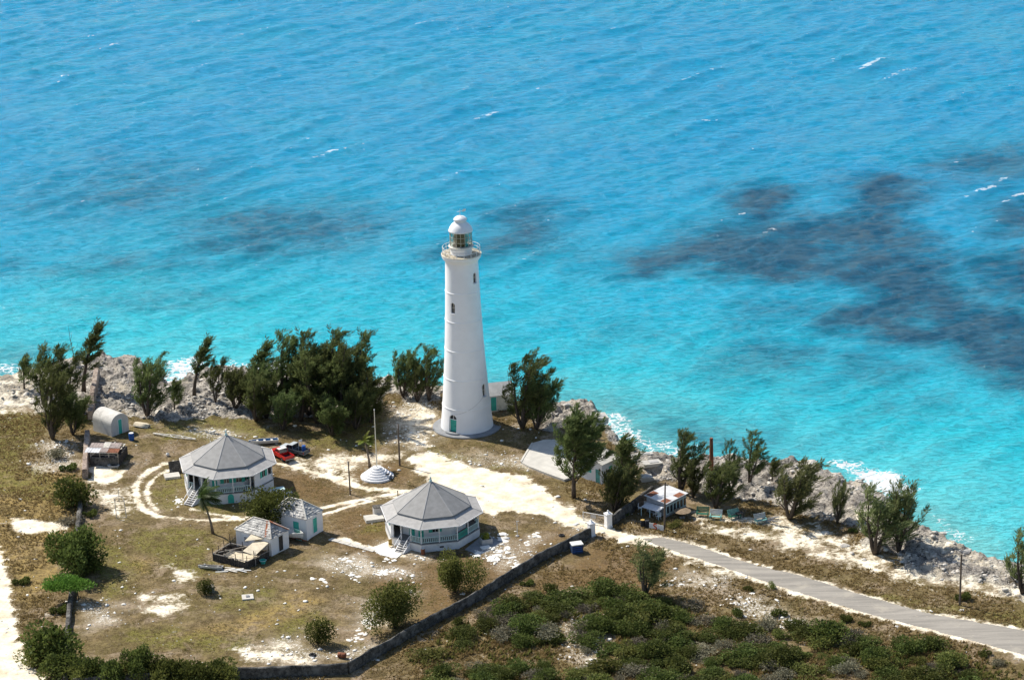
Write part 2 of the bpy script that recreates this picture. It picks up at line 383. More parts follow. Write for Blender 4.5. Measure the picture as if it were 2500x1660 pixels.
# ================================================================== TERRAIN
SEA_Z = -2.6
COAST_PX = [(0,911),(43,903),(89,889),(155,872),(200,867),(230,860),(253,859),(290,863),(324,866),(342,875),(367,888),(378,900),(395,925),(425,925),(450,905),(500,897),(545,892),(600,893),(642,905),(672,915),(700,911),(760,912),(830,915),(911,918),(960,920),(1030,935),(1100,950),(1180,965),(1250,975),(1300,982),(1345,980),(1400,977),(1432,977),(1446,984),(1452,1000),(1466,1022),(1496,1041),(1528,1070),(1571,1094),(1603,1102),(1635,1105),(1700,1108),(1780,1113),(1867,1118),(1931,1113),(1960,1118),(1991,1129),(2010,1139),(2058,1153),(2090,1169),(2144,1193),(2185,1223),(2223,1261),(2262,1283),(2293,1297),(2334,1317),(2376,1341),(2411,1344),(2469,1360),(2500,1364)]
coast = [tuple(G(x, y, 0.9)[:2]) for x, y in COAST_PX]
coast = [(-900, -120), (-330, 5), (-180, 22), (-110, 26)] + coast + [(92, -66), (120, -84), (210, -140), (520, -330), (900, -560)]
COAST = np.array(coast); LAND = np.array(coast + [(900, -1500), (-900, -1500)])
def coast_sd(x, y):
    d, _ = seg_dist(x, y, COAST, False); _, ins = seg_dist(x, y, LAND, True)
    return np.where(ins, d, -d)

def PK(*p): return polyK(p)
ROCK_POLYS = [PK((-200,840),(0,840),(230,795),(340,810),(500,830),(1010,860),(1010,932),(960,936),(890,912),(870,935),(800,960),(600,962),(500,958),(440,972),(330,975),(290,950),(215,960),(150,955),(100,960),(60,930),(0,945),(-200,960)),
              PK((1200,900),(1370,905),(1500,980),(1700,1015),(1780,1040),(1900,1045),(2000,1095),(2100,1180),(2200,1230),(2361,1270),(2500,1290),(2500,1410),(2361,1385),(2290,1352),(2200,1345),(2110,1335),(2060,1285),(1990,1252),(1950,1212),(1850,1182),(1780,1152),(1700,1152),(1600,1132),(1520,1112),(1440,1062),(1390,1012),(1330,1002),(1270,1000),(1210,960))]
SAND_POLYS = [PK((940,1052),(985,1040),(1010,1050),(1075,1072),(1150,1087),(1210,1097),(1260,1132),(1310,1167),(1345,1192),(1385,1212),(1440,1230),(1500,1236),(1545,1244),(1520,1258),(1480,1262),(1430,1250),(1385,1233),(1352,1222),(1300,1207),(1240,1187),(1180,1182),(1115,1187),(1080,1165),(990,1112),(955,1090)),
              PK((205,1078),(235,1073),(286,1085),(272,1107),(232,1118),(210,1112)),
              PK((30,1195),(100,1200),(160,1205),(155,1222),(80,1232),(20,1225)),
              PK((-400,1200),(0,1262),(8,1290),(20,1340),(30,1400),(45,1480),(70,1530),(115,1572),(160,1640),(240,1800),(-400,1800))]
SOFTSAND = [PK((1590,1180),(1700,1190),(1800,1188),(1900,1212),(2000,1262),(2080,1300),(2140,1340),(2050,1306),(1950,1276),(1850,1242),(1760,1212),(1680,1206),(1600,1202)),PK((1610,1200),(1830,1222),(1990,1280),(2100,1318),(2300,1345),(2361,1366),(2361,1385),(2200,1365),(2050,1335),(1900,1292),(1760,1252),(1620,1225)),PK((-200,860),(0,858),(60,850),(95,862),(100,905),(80,960),(40,955),(0,960),(-200,960)),PK((1950,1180),(2030,1185),(2040,1215),(1980,1215)),PK((2110,1255),(2200,1262),(2240,1300),(2330,1320),(2361,1345),(2280,1330),(2180,1300)),
            PK((1500,1265),(1600,1292),(1700,1330),(1640,1318),(1560,1296)),PK((640,1066),(720,1048),(850,1042),(940,1040),(950,1062),(870,1075),(800,1085),(850,1105),(790,1112),(700,1082),(640,1078)),
            PK((955,930),(1010,950),(1000,1000),(990,1030),(930,1035),(915,1000),(930,955)),PK((1870,1250),(1960,1262),(2060,1300),(2110,1335),(2020,1320),(1930,1290)),
            PK((540,1500),(620,1480),(680,1500),(740,1510),(800,1525),(640,1535),(560,1528)),PK((380,1310),(430,1315),(450,1330),(420,1350),(385,1345)),
            PK((330,1375),(420,1370),(440,1400),(380,1425),(330,1415)),PK((210,1115),(300,1130),(310,1165),(290,1190),(230,1180))]
TRACKS = [([(420,1062),(385,1068),(352,1080),(325,1097),(311,1122),(312,1148),(330,1172),(372,1189),(440,1196),(520,1197),(600,1190),(700,1178),(770,1160),(860,1146),(945,1132)], 1.15),
          ([(420,1076),(385,1084),(360,1098),(342,1118),(339,1140),(348,1162),(368,1180)], 0.8),
          ([(720,1190),(790,1168),(870,1150),(950,1142)], 0.8),
          ([(640,1068),(690,1075),(740,1090),(790,1110),(850,1125),(950,1135)], 1.3),
          ([(700,1078),(760,1092),(830,1118),(900,1128)], 1.0),
          ([(440,1173),(480,1182),(540,1190),(620,1188)], 0.6),
          ([(785,1240),(830,1255),(880,1268),(930,1283)], 0.9),
          ([(870,1262),(920,1275),(905,1280)], 1.6)]
ROAD = PK((1478,1243),(1530,1240),(1580,1250),(1700,1287),(1850,1328),(1990,1372),(2150,1418),(2361,1454),(2700,1510),(2700,1590),(2361,1510),(2200,1466),(2000,1414),(1800,1353),(1640,1298),(1540,1268))
SHOULDER = PK((1460,1240),(1530,1234),(1600,1248),(1700,1280),(1850,1322),(1990,1366),(2150,1412),(2361,1447),(2700,1500),(2700,1605),(2361,1521),(2200,1476),(2000,1424),(1800,1364),(1640,1308),(1520,1274))
GREEN_POLYS = [PK((180,1240),(290,1260),(330,1300),(260,1370),(190,1330)),PK((-60,1040),(110,1080),(150,1160),(40,1150),(-60,1120)),PK((640,1440),(740,1400),(760,1440),(640,1480)),PK((-100,945),(60,950),(95,970),(85,1030),(40,1060),(-100,1065)),PK((420,950),(540,975),(600,1000),(560,1020),(430,1010),(380,1020),(340,1000)),PK((520,960),(640,990),(600,1010),(530,1000)),
               PK((375,1095),(412,1090),(420,1160),(380,1170),(345,1140)),PK((820,1205),(885,1200),(885,1225),(830,1228)),PK((1120,1070),(1200,1075),(1220,1095),(1130,1085)),PK((980,1030),(1080,1050),(1150,1080),(1000,1050)),
               PK((450,1170),(520,1175),(600,1185),(560,1192),(470,1185)),PK((470,1280),(520,1290),(500,1320),(430,1330),(400,1300),(300,1270),(320,1220),(450,1215),(500,1240)),PK((300,1440),(420,1460),(600,1470),(560,1500),(380,1500),(270,1470)),
               PK((520,1360),(620,1360),(640,1400),(560,1420),(510,1400)),PK((2150,1400),(2361,1420),(2361,1445),(2160,1410)),PK((1990,1355),(2150,1395),(2150,1410),(1990,1368)),PK((240,1320),(300,1300),(300,1360),(250,1380)),PK((700,1030),(860,1035),(900,1000),(880,960),(700,1000))]
WHITE_POLYS = [PK((770,1290),(850,1280),(870,1300),(960,1310),(950,1330),(850,1330),(790,1325)),PK((1110,1280),(1150,1230),(1175,1235),(1210,1265),(1200,1300),(1150,1310)),PK((1220,1232),(1260,1235),(1255,1250),(1220,1248)),
               PK((620,1470),(690,1465),(750,1500),(860,1490),(870,1520),(700,1530),(600,1520)),PK((740,1275),(840,1290),(830,1320),(740,1310)),PK((190,1390),(260,1395),(280,1440),(200,1460)),
               PK((1690,1380),(1740,1375),(1830,1415),(1870,1430),(1780,1445),(1700,1430)),PK((1560,1320),(1680,1330),(1650,1365),(1560,1355)),PK((1290,1360),(1400,1370),(1420,1480),(1360,1560),(1290,1470)),PK((870,1250),(960,1262),(1010,1290),(900,1290)),
               PK((960,920),(1010,940),(1000,1020),(960,1040),(900,1020),(905,940)),PK((1010,1040),(1120,1050),(1260,1060),(1300,1090),(1230,1085),(1090,1075)),PK((440,985),(540,990),(560,1005),(500,1015),(430,1000)),
               PK((110,1010),(180,1020),(200,1070),(110,1090),(60,1080)),PK((830,1380),(960,1370),(900,1450),(820,1440)),PK((1280,1200),(1350,1195),(1390,1225),(1330,1225))]
BROWN_POLYS = [PK((840,1065),(930,1065),(945,1100),(900,1125),(820,1118),(795,1100)),PK((640,1085),(720,1090),(790,1130),(760,1150),(660,1150),(620,1120)),PK((780,1180),(860,1165),(890,1200),(860,1260),(960,1290),(840,1285),(760,1250)),PK((1020,1050),(1200,1070),(1280,1140),(1330,1190),(1180,1100)),PK((890,1300),(1100,1300),(1000,1400),(850,1400)),PK((1380,1265),(1560,1290),(1500,1400),(1200,1440),(1250,1340)),PK((1000,1260),(1340,1215),(1200,1320),(1050,1400),(960,1460))]
STRAW_POLYS = [PK((690,1365),(740,1385),(700,1420),(620,1450),(500,1475),(380,1470),(520,1440),(600,1400)),PK((-100,1130),(160,1230),(140,1330),(60,1420),(20,1300),(-100,1280)),PK((280,1270),(360,1290),(330,1320),(290,1310)),PK((-100,1060),(180,1090),(160,1200),(0,1190))]
BUILD_PADS = [(0, 0, 5.5, 0.0), (-34.06, -21.3, 8.0, 0.0), (-4.53, -40.1, 8.0, 0.0), (-12.97, -16.6, 3.0, 0.0)]

def terrain(x, y, full=False):
    x = np.asarray(x, float); y = np.asarray(y, float)
    sd0 = coast_sd(x, y)
    sd = sd0 + (fbm(x * 0.16, y * 0.16, 3, 5) - 0.5) * 2.6 * sstep(20, 0, np.abs(sd0))
    w1 = (fbm(x * 0.35, y * 0.35, 4, 21) - 0.5) * 3.4
    w2 = (fbm(x * 0.8, y * 0.8, 4, 31) - 0.5) * 1.6
    rock = np.zeros_like(x)
    for p in ROCK_POLYS: rock = np.maximum(rock, poly_mask(x, y, p, 1.5, w1 * 1.1, 8))
    rock = np.maximum(rock, sstep(3.2, 1.2, sd))
    road = poly_mask(x, y, ROAD, 0.22, w2 * 0.35, 5)
    sand = np.zeros_like(x)
    for p in SAND_POLYS: sand = np.maximum(sand, poly_mask(x, y, p, 1.1, w2 * 1.3, 5))
    for p in SOFTSAND: sand = np.maximum(sand, 0.62 * poly_mask(x, y, p, 2.2, w1, 6))
    for t, wd in TRACKS: sand = np.maximum(sand, 0.85 * line_mask(x, y, polyK(t), wd, 0.55, w2 * 0.5, 5))
    sand = np.maximum(sand, 0.85 * poly_mask(x, y, SHOULDER, 0.9, w2 * 1.3 - 0.25, 5))
    z = 5.0 * sstep(-2.2, 0.7, sd) - 5.0
    z = z + 0.85 * sstep(13, 2, sd) * sstep(-1, 1, sd)
    flat = np.ones_like(x)
    for (bx, by, br, bz) in BUILD_PADS: flat *= sstep(br, br + 4, np.hypot(x - bx, y - by))
    z = z + (fbm(x * 0.045, y * 0.045, 3, 3) - 0.5) * 0.7 * flat * sstep(0, 6, sd)
    rid = 1 - np.abs(2 * fbm(x * 0.33, y * 0.33, 4, 44) - 1); rid2 = fbm(x * 1.1, y * 1.1, 3, 51)
    rk = rock * sstep(-2.5, 0.5, sd) * flat * (1 - 0.75 * sand)
    z = z + rk * ((rid - 0.72) * 1.5 + (rid2 - 0.5) * 1.15)
    z = z + (1 - sstep(0.15, 0.5, np.maximum(road, sand))) * (1 - rock) * (fbm(x * 0.7, y * 0.7, 3, 61) - 0.5) * 0.22 * flat
    z = np.where(sd < -6, -5.0, z)
    if not full: return z
    green = np.zeros_like(x); white = np.zeros_like(x); brown = np.zeros_like(x); straw = np.zeros_like(x)
    for p in GREEN_POLYS: green = np.maximum(green, poly_mask(x, y, p, 1.6, w1 * 1.2, 7))
    for p in WHITE_POLYS: white = np.maximum(white, poly_mask(x, y, p, 2.4, w1 * 1.3, 7))
    for p in BROWN_POLYS: brown = np.maximum(brown, poly_mask(x, y, p, 2.0, w1, 7))
    for p in STRAW_POLYS: straw = np.maximum(straw, poly_mask(x, y, p, 1.2, w1, 7))
    return z, dict(m_rock=rock, m_road=road, m_sand=sand, m_green=green, m_white=white, m_brown=brown, m_straw=straw, m_sd=sd)
def hz(p): return float(terrain(np.array([p[0]]), np.array([p[1]]))[0])
def on(p, dz=0.0): return Vector((p[0], p[1], hz(p) + dz))
def gs(px, py, dz=0.0): return on(G(px, py), dz)          # photo pixel -> point on the ground
def gk(x, y, dz=0.0): return on(GK(x, y), dz)

X0, X1, Y0, Y1, ST = -96.0, 96.0, -108.0, 48.0, 0.32
nx = int(round((X1 - X0) / ST)) + 1; ny = int(round((Y1 - Y0) / ST)) + 1
gx, gy = np.meshgrid(np.linspace(X0, X1, nx), np.linspace(Y0, Y1, ny)); gx = gx.ravel(); gy = gy.ravel()
gz, att = terrain(gx, gy, True)
idx = np.arange(nx * ny).reshape(ny, nx)
quads = np.stack([idx[:-1, :-1], idx[:-1, 1:], idx[1:, 1:], idx[1:, :-1]], -1).reshape(-1, 4)
quads = quads[(att['m_sd'][quads] > -9).any(1)]
# coarse land beyond the surveyed area
cs = 12.0
cx_, cy_ = np.meshgrid(np.arange(-600, 601, cs), np.arange(-900, 61, cs)); ncx = cx_.shape[1]
cxr, cyr = cx_.ravel(), cy_.ravel(); csd = coast_sd(cxr, cyr)
cz = np.where(csd > 4, 0.0, np.where(csd > -4, -1.5, -5.0)) + (fbm(cxr * 0.03, cyr * 0.03, 3, 3) - 0.5) * 0.7
ci = np.arange(len(cxr)).reshape(cx_.shape); cq = np.stack([ci[:-1, :-1], ci[:-1, 1:], ci[1:, 1:], ci[1:, :-1]], -1).reshape(-1, 4)
qx = cxr[cq].mean(1); qy = cyr[cq].mean(1)
keep = ~((qx > X0) & (qx < X1) & (qy > Y0) & (qy < Y1)) & (csd[cq] > -15).any(1)
cq = cq[keep]
V = np.concatenate([np.stack([gx, gy, gz], 1), np.stack([cxr, cyr, cz], 1)])
F_ = np.concatenate([quads, cq + len(gx)])
used = np.zeros(len(V), bool); used[F_.ravel()] = True; remap = np.cumsum(used) - 1
ground_me = fastmesh('ground', V[used], remap[F_])
for k in ('m_rock', 'm_road', 'm_sand', 'm_green', 'm_white', 'm_brown', 'm_straw'):
    setattr_f(ground_me, k, np.concatenate([att[k], np.zeros(len(cxr))])[used])
smooth(ground_me)
def ground_mat():
    m = bpy.data.materials.new('island_ground'); nt, ns, ln = nodes_of(m)
    tc = N(nt, 'ShaderNodeTexCoord'); v = tc.outputs['Object']
    mul = lambda a, b: math_n(nt, 'MULTIPLY', a, b)
    add = lambda a, b: math_n(nt, 'ADD', a, b)
    sub = lambda a, b: math_n(nt, 'SUBTRACT', a, b)
    nL = noise_n(nt, v, 0.09, 5, 0.6); nM = noise_n(nt, v, 0.42, 6, 0.66); nS = noise_n(nt, v, 2.2, 5, 0.68); nF = noise_n(nt, v, 6.0, 3, 0.7)
    nB = noise_n(nt, v, 0.2, 6, 0.68, 0.4)
    c = mixc(nt, mapr(nt, nM, 0.38, 0.62), (0.092, 0.066, 0.025), (0.225, 0.165, 0.080))
    c = mixc(nt, mapr(nt, nL, 0.44, 0.60, 0, 0.5), c, (0.150, 0.122, 0.040))
    c = mixc(nt, mapr(nt, nB, 0.49, 0.62, 0, 0.85), c, (0.315, 0.240, 0.160))
    c = mixc(nt, mul(attr_n(nt, 'm_brown'), mapr(nt, nM, 0.3, 0.6, 0.45, 0.9)), c, (0.160, 0.097, 0.039))
    c = mixc(nt, mul(attr_n(nt, 'm_straw'), mapr(nt, nM, 0.38, 0.58, 0.2, 0.9)), c, (0.330, 0.232, 0.080))
    c = mixc(nt, mul(attr_n(nt, 'm_green'), mapr(nt, nM, 0.36, 0.58, 0.1, 0.9)), c, (0.165, 0.152, 0.030))
    c = mixc(nt, mapr(nt, nS, 0.44, 0.62, 0.0, 0.62), c, (0.060, 0.040, 0.020))           # fine dark brown speckle, spread at random
    c = mixc(nt, mapr(nt, nF, 0.50, 0.66, 0.0, 0.45), c, (0.360, 0.270, 0.160))
    wm = attr_n(nt, 'm_white')
    c = mixc(nt, mul(wm, mapr(nt, nB, 0.42, 0.6, 0.25, 0.75)), c, (0.44, 0.37, 0.275))
    chip = add(mul(wm, 0.13), add(mul(nS, 0.5), mul(nF, 0.5)))
    c = mixc(nt, mapr(nt, chip, 0.635, 0.69, 0, 0.9), c, (0.74, 0.69, 0.59))
    # rock
    vo = N(nt, 'ShaderNodeTexVoronoi'); vo.feature = 'DISTANCE_TO_EDGE'; vo.inputs['Scale'].default_value = 0.8; ln.new(v, vo.inputs['Vector'])
    rc = mixc(nt, mapr(nt, nM, 0.38, 0.62), (0.30, 0.265, 0.225), (0.60, 0.54, 0.455))
    rc = mixc(nt, mapr(nt, nS, 0.49, 0.60, 0, 0.8), rc, (0.085, 0.078, 0.072))
    rc = mixc(nt, mapr(nt, nF, 0.50, 0.66, 0, 0.6), rc, (0.66, 0.61, 0.53))
    pit = noise_n(nt, v, 1.15, 6, 0.72, 0.8)
    rc = mixc(nt, mapr(nt, pit, 0.53, 0.62, 0, 0.9), rc, (0.065, 0.060, 0.056))
    rc = mixc(nt, mapr(nt, nB, 0.54, 0.64, 0, 0.6), rc, (0.64, 0.555, 0.42))
    rk = mapr(nt, add(attr_n(nt, 'm_rock'), add(mul(sub(nM, 0.5), 2.0), mul(sub(nB, 0.5), 1.6))), 0.30, 0.70)
    c = mixc(nt, rk, c, rc)
    # sand
    sc_ = mixc(nt, mapr(nt, nM, 0.35, 0.65), (0.62, 0.52, 0.37), (0.84, 0.765, 0.615))
    sc_ = mixc(nt, mapr(nt, nS, 0.55, 0.68, 0, 0.55), sc_, (0.44, 0.345, 0.22))
    sk = mapr(nt, add(attr_n(nt, 'm_sand'), add(mul(sub(nS, 0.5), 1.5), mul(sub(nM, 0.5), 1.7))), 0.30, 0.75)
    c = mixc(nt, sk, c, sc_)
    # worn asphalt
    mp = N(nt, 'ShaderNodeMapping'); mp.inputs['Rotation'].default_value = (0, 0, R(38)); mp.inputs['Scale'].default_value = (0.10, 1.0, 1); ln.new(v, mp.inputs[0])
    nA = noise_n(nt, mp.outputs[0], 0.9, 5, 0.6)
    ac = mixc(nt, mapr(nt, nA, 0.36, 0.64), (0.245, 0.225, 0.195), (0.335, 0.305, 0.262))
    ac = mixc(nt, mapr(nt, nS, 0.58, 0.68, 0, 0.4), ac, (0.50, 0.44, 0.34))
    ac = mixc(nt, mapr(nt, nB, 0.56, 0.66, 0, 0.4), ac, (0.45, 0.40, 0.32))
    ac = mixc(nt, mapr(nt, nF, 0.55, 0.66, 0, 0.25), ac, (0.17, 0.16, 0.145))
    ak = mapr(nt, add(attr_n(nt, 'm_road'), add(mul(sub(nS, 0.5), 1.0), mul(sub(nM, 0.5), 0.8))), 0.36, 0.64)
    c = mixc(nt, ak, c, ac)
    flat = sub(1.0, math_n(nt, 'MAXIMUM', mul(sk, 0.75), ak))
    hh = mul(add(mul(nS, 0.6), mul(nF, 0.4)), mul(flat, add(1.0, mul(rk, 2.6))))
    pbsdf(nt, c, 0.95, 0.12, 0, hh, 0.9, 0.22); return m
ground = linkobj('ground', ground_me, ground_mat()); tag(ground, kind='structure')

# ================================================================== SEA
SX0, SX1, SY0, SY1, SS = -156.0, 168.0, -84.0, 336.0, 0.5
nsx = int(round((SX1 - SX0) / SS)) + 1; nsy = int(round((SY1 - SY0) / SS)) + 1
sx, sy = np.meshgrid(np.linspace(SX0, SX1, nsx), np.linspace(SY0, SY1, nsy)); sx = sx.ravel(); sy = sy.ravel()
ssd = -coast_sd(sx, sy)
h = np.zeros_like(sx); wr = np.random.default_rng(5)
edge = np.minimum(np.minimum(sx - SX0, SX1 - sx), np.minimum(sy - SY0, SY1 - sy)); efade = sstep(0, 12, edge)
shal = 0.35 + 0.65 * sstep(0, 14, ssd)
grp1 = 0.45 + 1.1 * fbm(sx * 0.035, sy * 0.035, 3, 71); grp2 = 0.4 + 1.2 * fbm(sx * 0.06 + 9, sy * 0.06, 3, 81)
wx = sx + (fbm(sx * 0.07, sy * 0.07, 2, 91) - 0.5) * 7; wy = sy + (fbm(sx * 0.07 + 40, sy * 0.07, 2, 92) - 0.5) * 7
def addwaves(n, amin, amax, lmin, lmax, ang, spread, grp, px, py):
    global h
    for i in range(n):
        L = lmin * (lmax / lmin) ** wr.random(); a = ang + wr.normal() * spread; kx, ky = math.cos(a) * 2 * math.pi / L, math.sin(a) * 2 * math.pi / L
        s = np.sin(kx * px + ky * py + wr.random() * 6.28)
        h += (amin + (amax - amin) * wr.random()) * L * (s + 0.35 * s * s) * grp
addwaves(9, 0.005, 0.0095, 6.5, 13.0, R(-42), R(9), grp1, wx, wy)
addwaves(14, 0.0035, 0.007, 2.6, 5.5, R(-55), R(22), grp2, wx, wy)
addwaves(16, 0.0025, 0.005, 1.7, 3.2, R(-80), R(26), grp2, sx, sy)
h *= shal * efade * 0.74
# whitecaps where crests are steep and a gust patch lies
sc = (h - h.mean()) / h.std()
gust = fbm(sx * 0.03 + 5, sy * 0.03, 3, 101); fine = fbm(sx * 1.3, sy * 1.9, 3, 111)
caps = sstep(3.55, 4.3, sc + 2.8 * (gust - 0.5) + 3.2 * (fine - 0.5)) * sstep(30, 70, ssd)
wf1 = (fbm(sx * 0.25, sy * 0.25, 4, 121) - 0.5) * 7
foam = np.zeros_like(sx)
def PS(*p): return polyK(p, SEA_Z)
FOAM_POLYS = [PS((1920,1068),(1985,1075),(2030,1090),(2085,1100),(2092,1125),(2080,1150),(2010,1135),(1960,1110)),PS((1395,940),(1430,955),(1450,985),(1485,1008),(1530,1030),(1500,1040),(1450,1020),(1415,985)),
              PS((390,835),(450,828),(475,850),(440,880),(400,900),(385,930),(365,890)),PS((595,845),(655,828),(675,850),(640,878),(600,870)),PS((-60,850),(30,845),(60,850),(40,866),(-60,880)),PS((660,850),(900,865),(900,880),(640,872)),PS((2150,1190),(2250,1245),(2200,1245)),PS((1520,1022),(1600,1040),(1600,1060),(1540,1050)),PS((470,845),(560,838),(560,860),(480,870))]
for i, p in enumerate(FOAM_POLYS): foam = np.maximum(foam, (1.05, 0.72, 0.85, 1.15, 0.75, 0.5, 0.5, 0.9, 0.55)[i] * poly_mask(sx, sy, p, 2.4, wf1 * 0.7, 9))
lace = 1 - np.abs(2 * fbm(sx * 0.55, sy * 0.55, 4, 131) - 1)
foam = np.clip(foam * 1.0 + 0.55 * sstep(5.0, 0.5, ssd + wf1 * 0.5), 0, 1.3)
# sea bed: depth from shore, sea-grass and reef patches (measured on the photograph)
REEF = [([(1460,600),(1560,575),(1640,545),(1690,490),(1750,440),(1800,455),(1830,500),(1900,520),(1960,520),(2000,470),(1950,430),(2040,420),(2070,470),(2060,530),(2110,560),(2150,600),(2120,650),(2200,690),(2361,730),(2500,760),(2500,900),(2361,880),(2250,850),(2180,800),(2060,775),(1920,750),(1990,720),(2060,700),(2080,670),(1980,655),(1880,640),(1780,650),(1690,640),(1600,605),(1500,625)],1.0,4.0),
        ([(2170,380),(2250,350),(2400,340),(2550,360),(2500,410),(2300,400)],0.75,6.0),([(2290,490),(2361,465),(2500,470),(2500,560),(2330,540)],0.95,4.0),([(2270,610),(2361,575),(2500,560),(2500,700),(2361,690),(2290,650)],0.9,5.0),
        ([(1000,590),(1060,560),(1120,545),(1170,495),(1250,485),(1290,500),(1250,560),(1210,600),(1100,605)],0.75,4.0),([(440,500),(560,490),(680,490),(800,480),(830,510),(760,560),(600,585),(470,575)],0.78,7.0),
        ([(120,470),(220,400),(330,380),(440,390),(480,450),(420,490),(250,490)],0.52,8.0),([(150,620),(260,600),(430,590),(480,610),(330,640),(170,640)],0.5,5.0),([(-60,600),(40,590),(50,625),(-60,630)],0.4,4.0),([(150,690),(320,680),(480,690),(330,705),(170,705)],0.33,3.0),
        ([(1680,720),(1760,690),(1900,700),(1890,725),(1760,745),(1690,750)],0.40,4.0),([(1700,830),(1780,800),(1850,810),(1840,850),(1760,870),(1700,860)],0.48,4.0),([(1960,830),(2060,820),(2110,850),(2040,880),(1960,870)],0.42,3.5),([(1890,870),(1960,880),(1950,910),(1880,905)],0.3,3.0),([(2060,930),(2140,920),(2160,945),(2080,955)],0.5,3.0),
        ([(-60,825),(30,815),(40,845),(-60,850)],0.4,3.0),([(1280,580),(1460,590),(1480,615),(1300,600)],0.4,4.0),([(1480,960),(1640,990),(1720,1020),(1640,1040),(1520,1010)],0.42,5.0),([(1100,880),(1260,890),(1400,930),(1300,935),(1120,910)],0.3,4.0),([(1380,750),(1500,740),(1520,765),(1420,780)],0.25,4.0),([(200,360),(260,350),(270,370),(210,380)],0.3,4.0)]
reef = np.zeros_like(sx); rw = (fbm(sx * 0.055, sy * 0.055, 4, 141) - 0.5) * 16 + (fbm(sx * 0.22, sy * 0.22, 3, 151) - 0.5) * 5
for pts, amt, soft in REEF:
    reef = np.maximum(reef, amt * poly_mask(sx, sy, polyK(pts, SEA_Z), soft * 2.1, rw * 0.8 + 3.0, 24))
reef = np.clip(reef * (0.70 + 0.6 * fbm(sx * 0.09, sy * 0.09, 3, 161)), 0, 1)
depth = np.clip(ssd / 150.0 + (fbm(sx * 0.02, sy * 0.02, 3, 171) - 0.5) * 0.22, 0, 1)
si = np.arange(nsx * nsy).reshape(nsy, nsx); sq = np.stack([si[:-1, :-1], si[:-1, 1:], si[1:, 1:], si[1:, :-1]], -1).reshape(-1, 4)
sq = sq[(ssd[sq] > -5).any(1)]
SV = np.stack([sx, sy, SEA_Z + h], 1)
# open sea out to the horizon, in four big sheets round the detailed one
B_ = 26000.0
ev = np.array([(-B_, -B_, SEA_Z), (B_, -B_, SEA_Z), (B_, B_, SEA_Z), (-B_, B_, SEA_Z), (SX0, SY0, SEA_Z), (SX1, SY0, SEA_Z), (SX1, SY1, SEA_Z), (SX0, SY1, SEA_Z)])
eq = np.array([(0, 1, 5, 4), (1, 2, 6, 5), (2, 3, 7, 6), (3, 0, 4, 7)])
SVa = np.concatenate([SV, ev]); SF = np.concatenate([sq, eq + len(SV)])
used = np.zeros(len(SVa), bool); used[SF.ravel()] = True; remap = np.cumsum(used) - 1
sea_me = fastmesh('sea', SVa[used], remap[SF])
z8 = np.zeros(8)
setattr_f(sea_me, 's_depth', np.concatenate([depth, z8 + 1])[used]); setattr_f(sea_me, 's_reef', np.concatenate([reef, z8])[used])
setattr_f(sea_me, 's_foam', np.concatenate([foam, z8])[used]); setattr_f(sea_me, 's_caps', np.concatenate([caps, z8])[used])
smooth(sea_me)
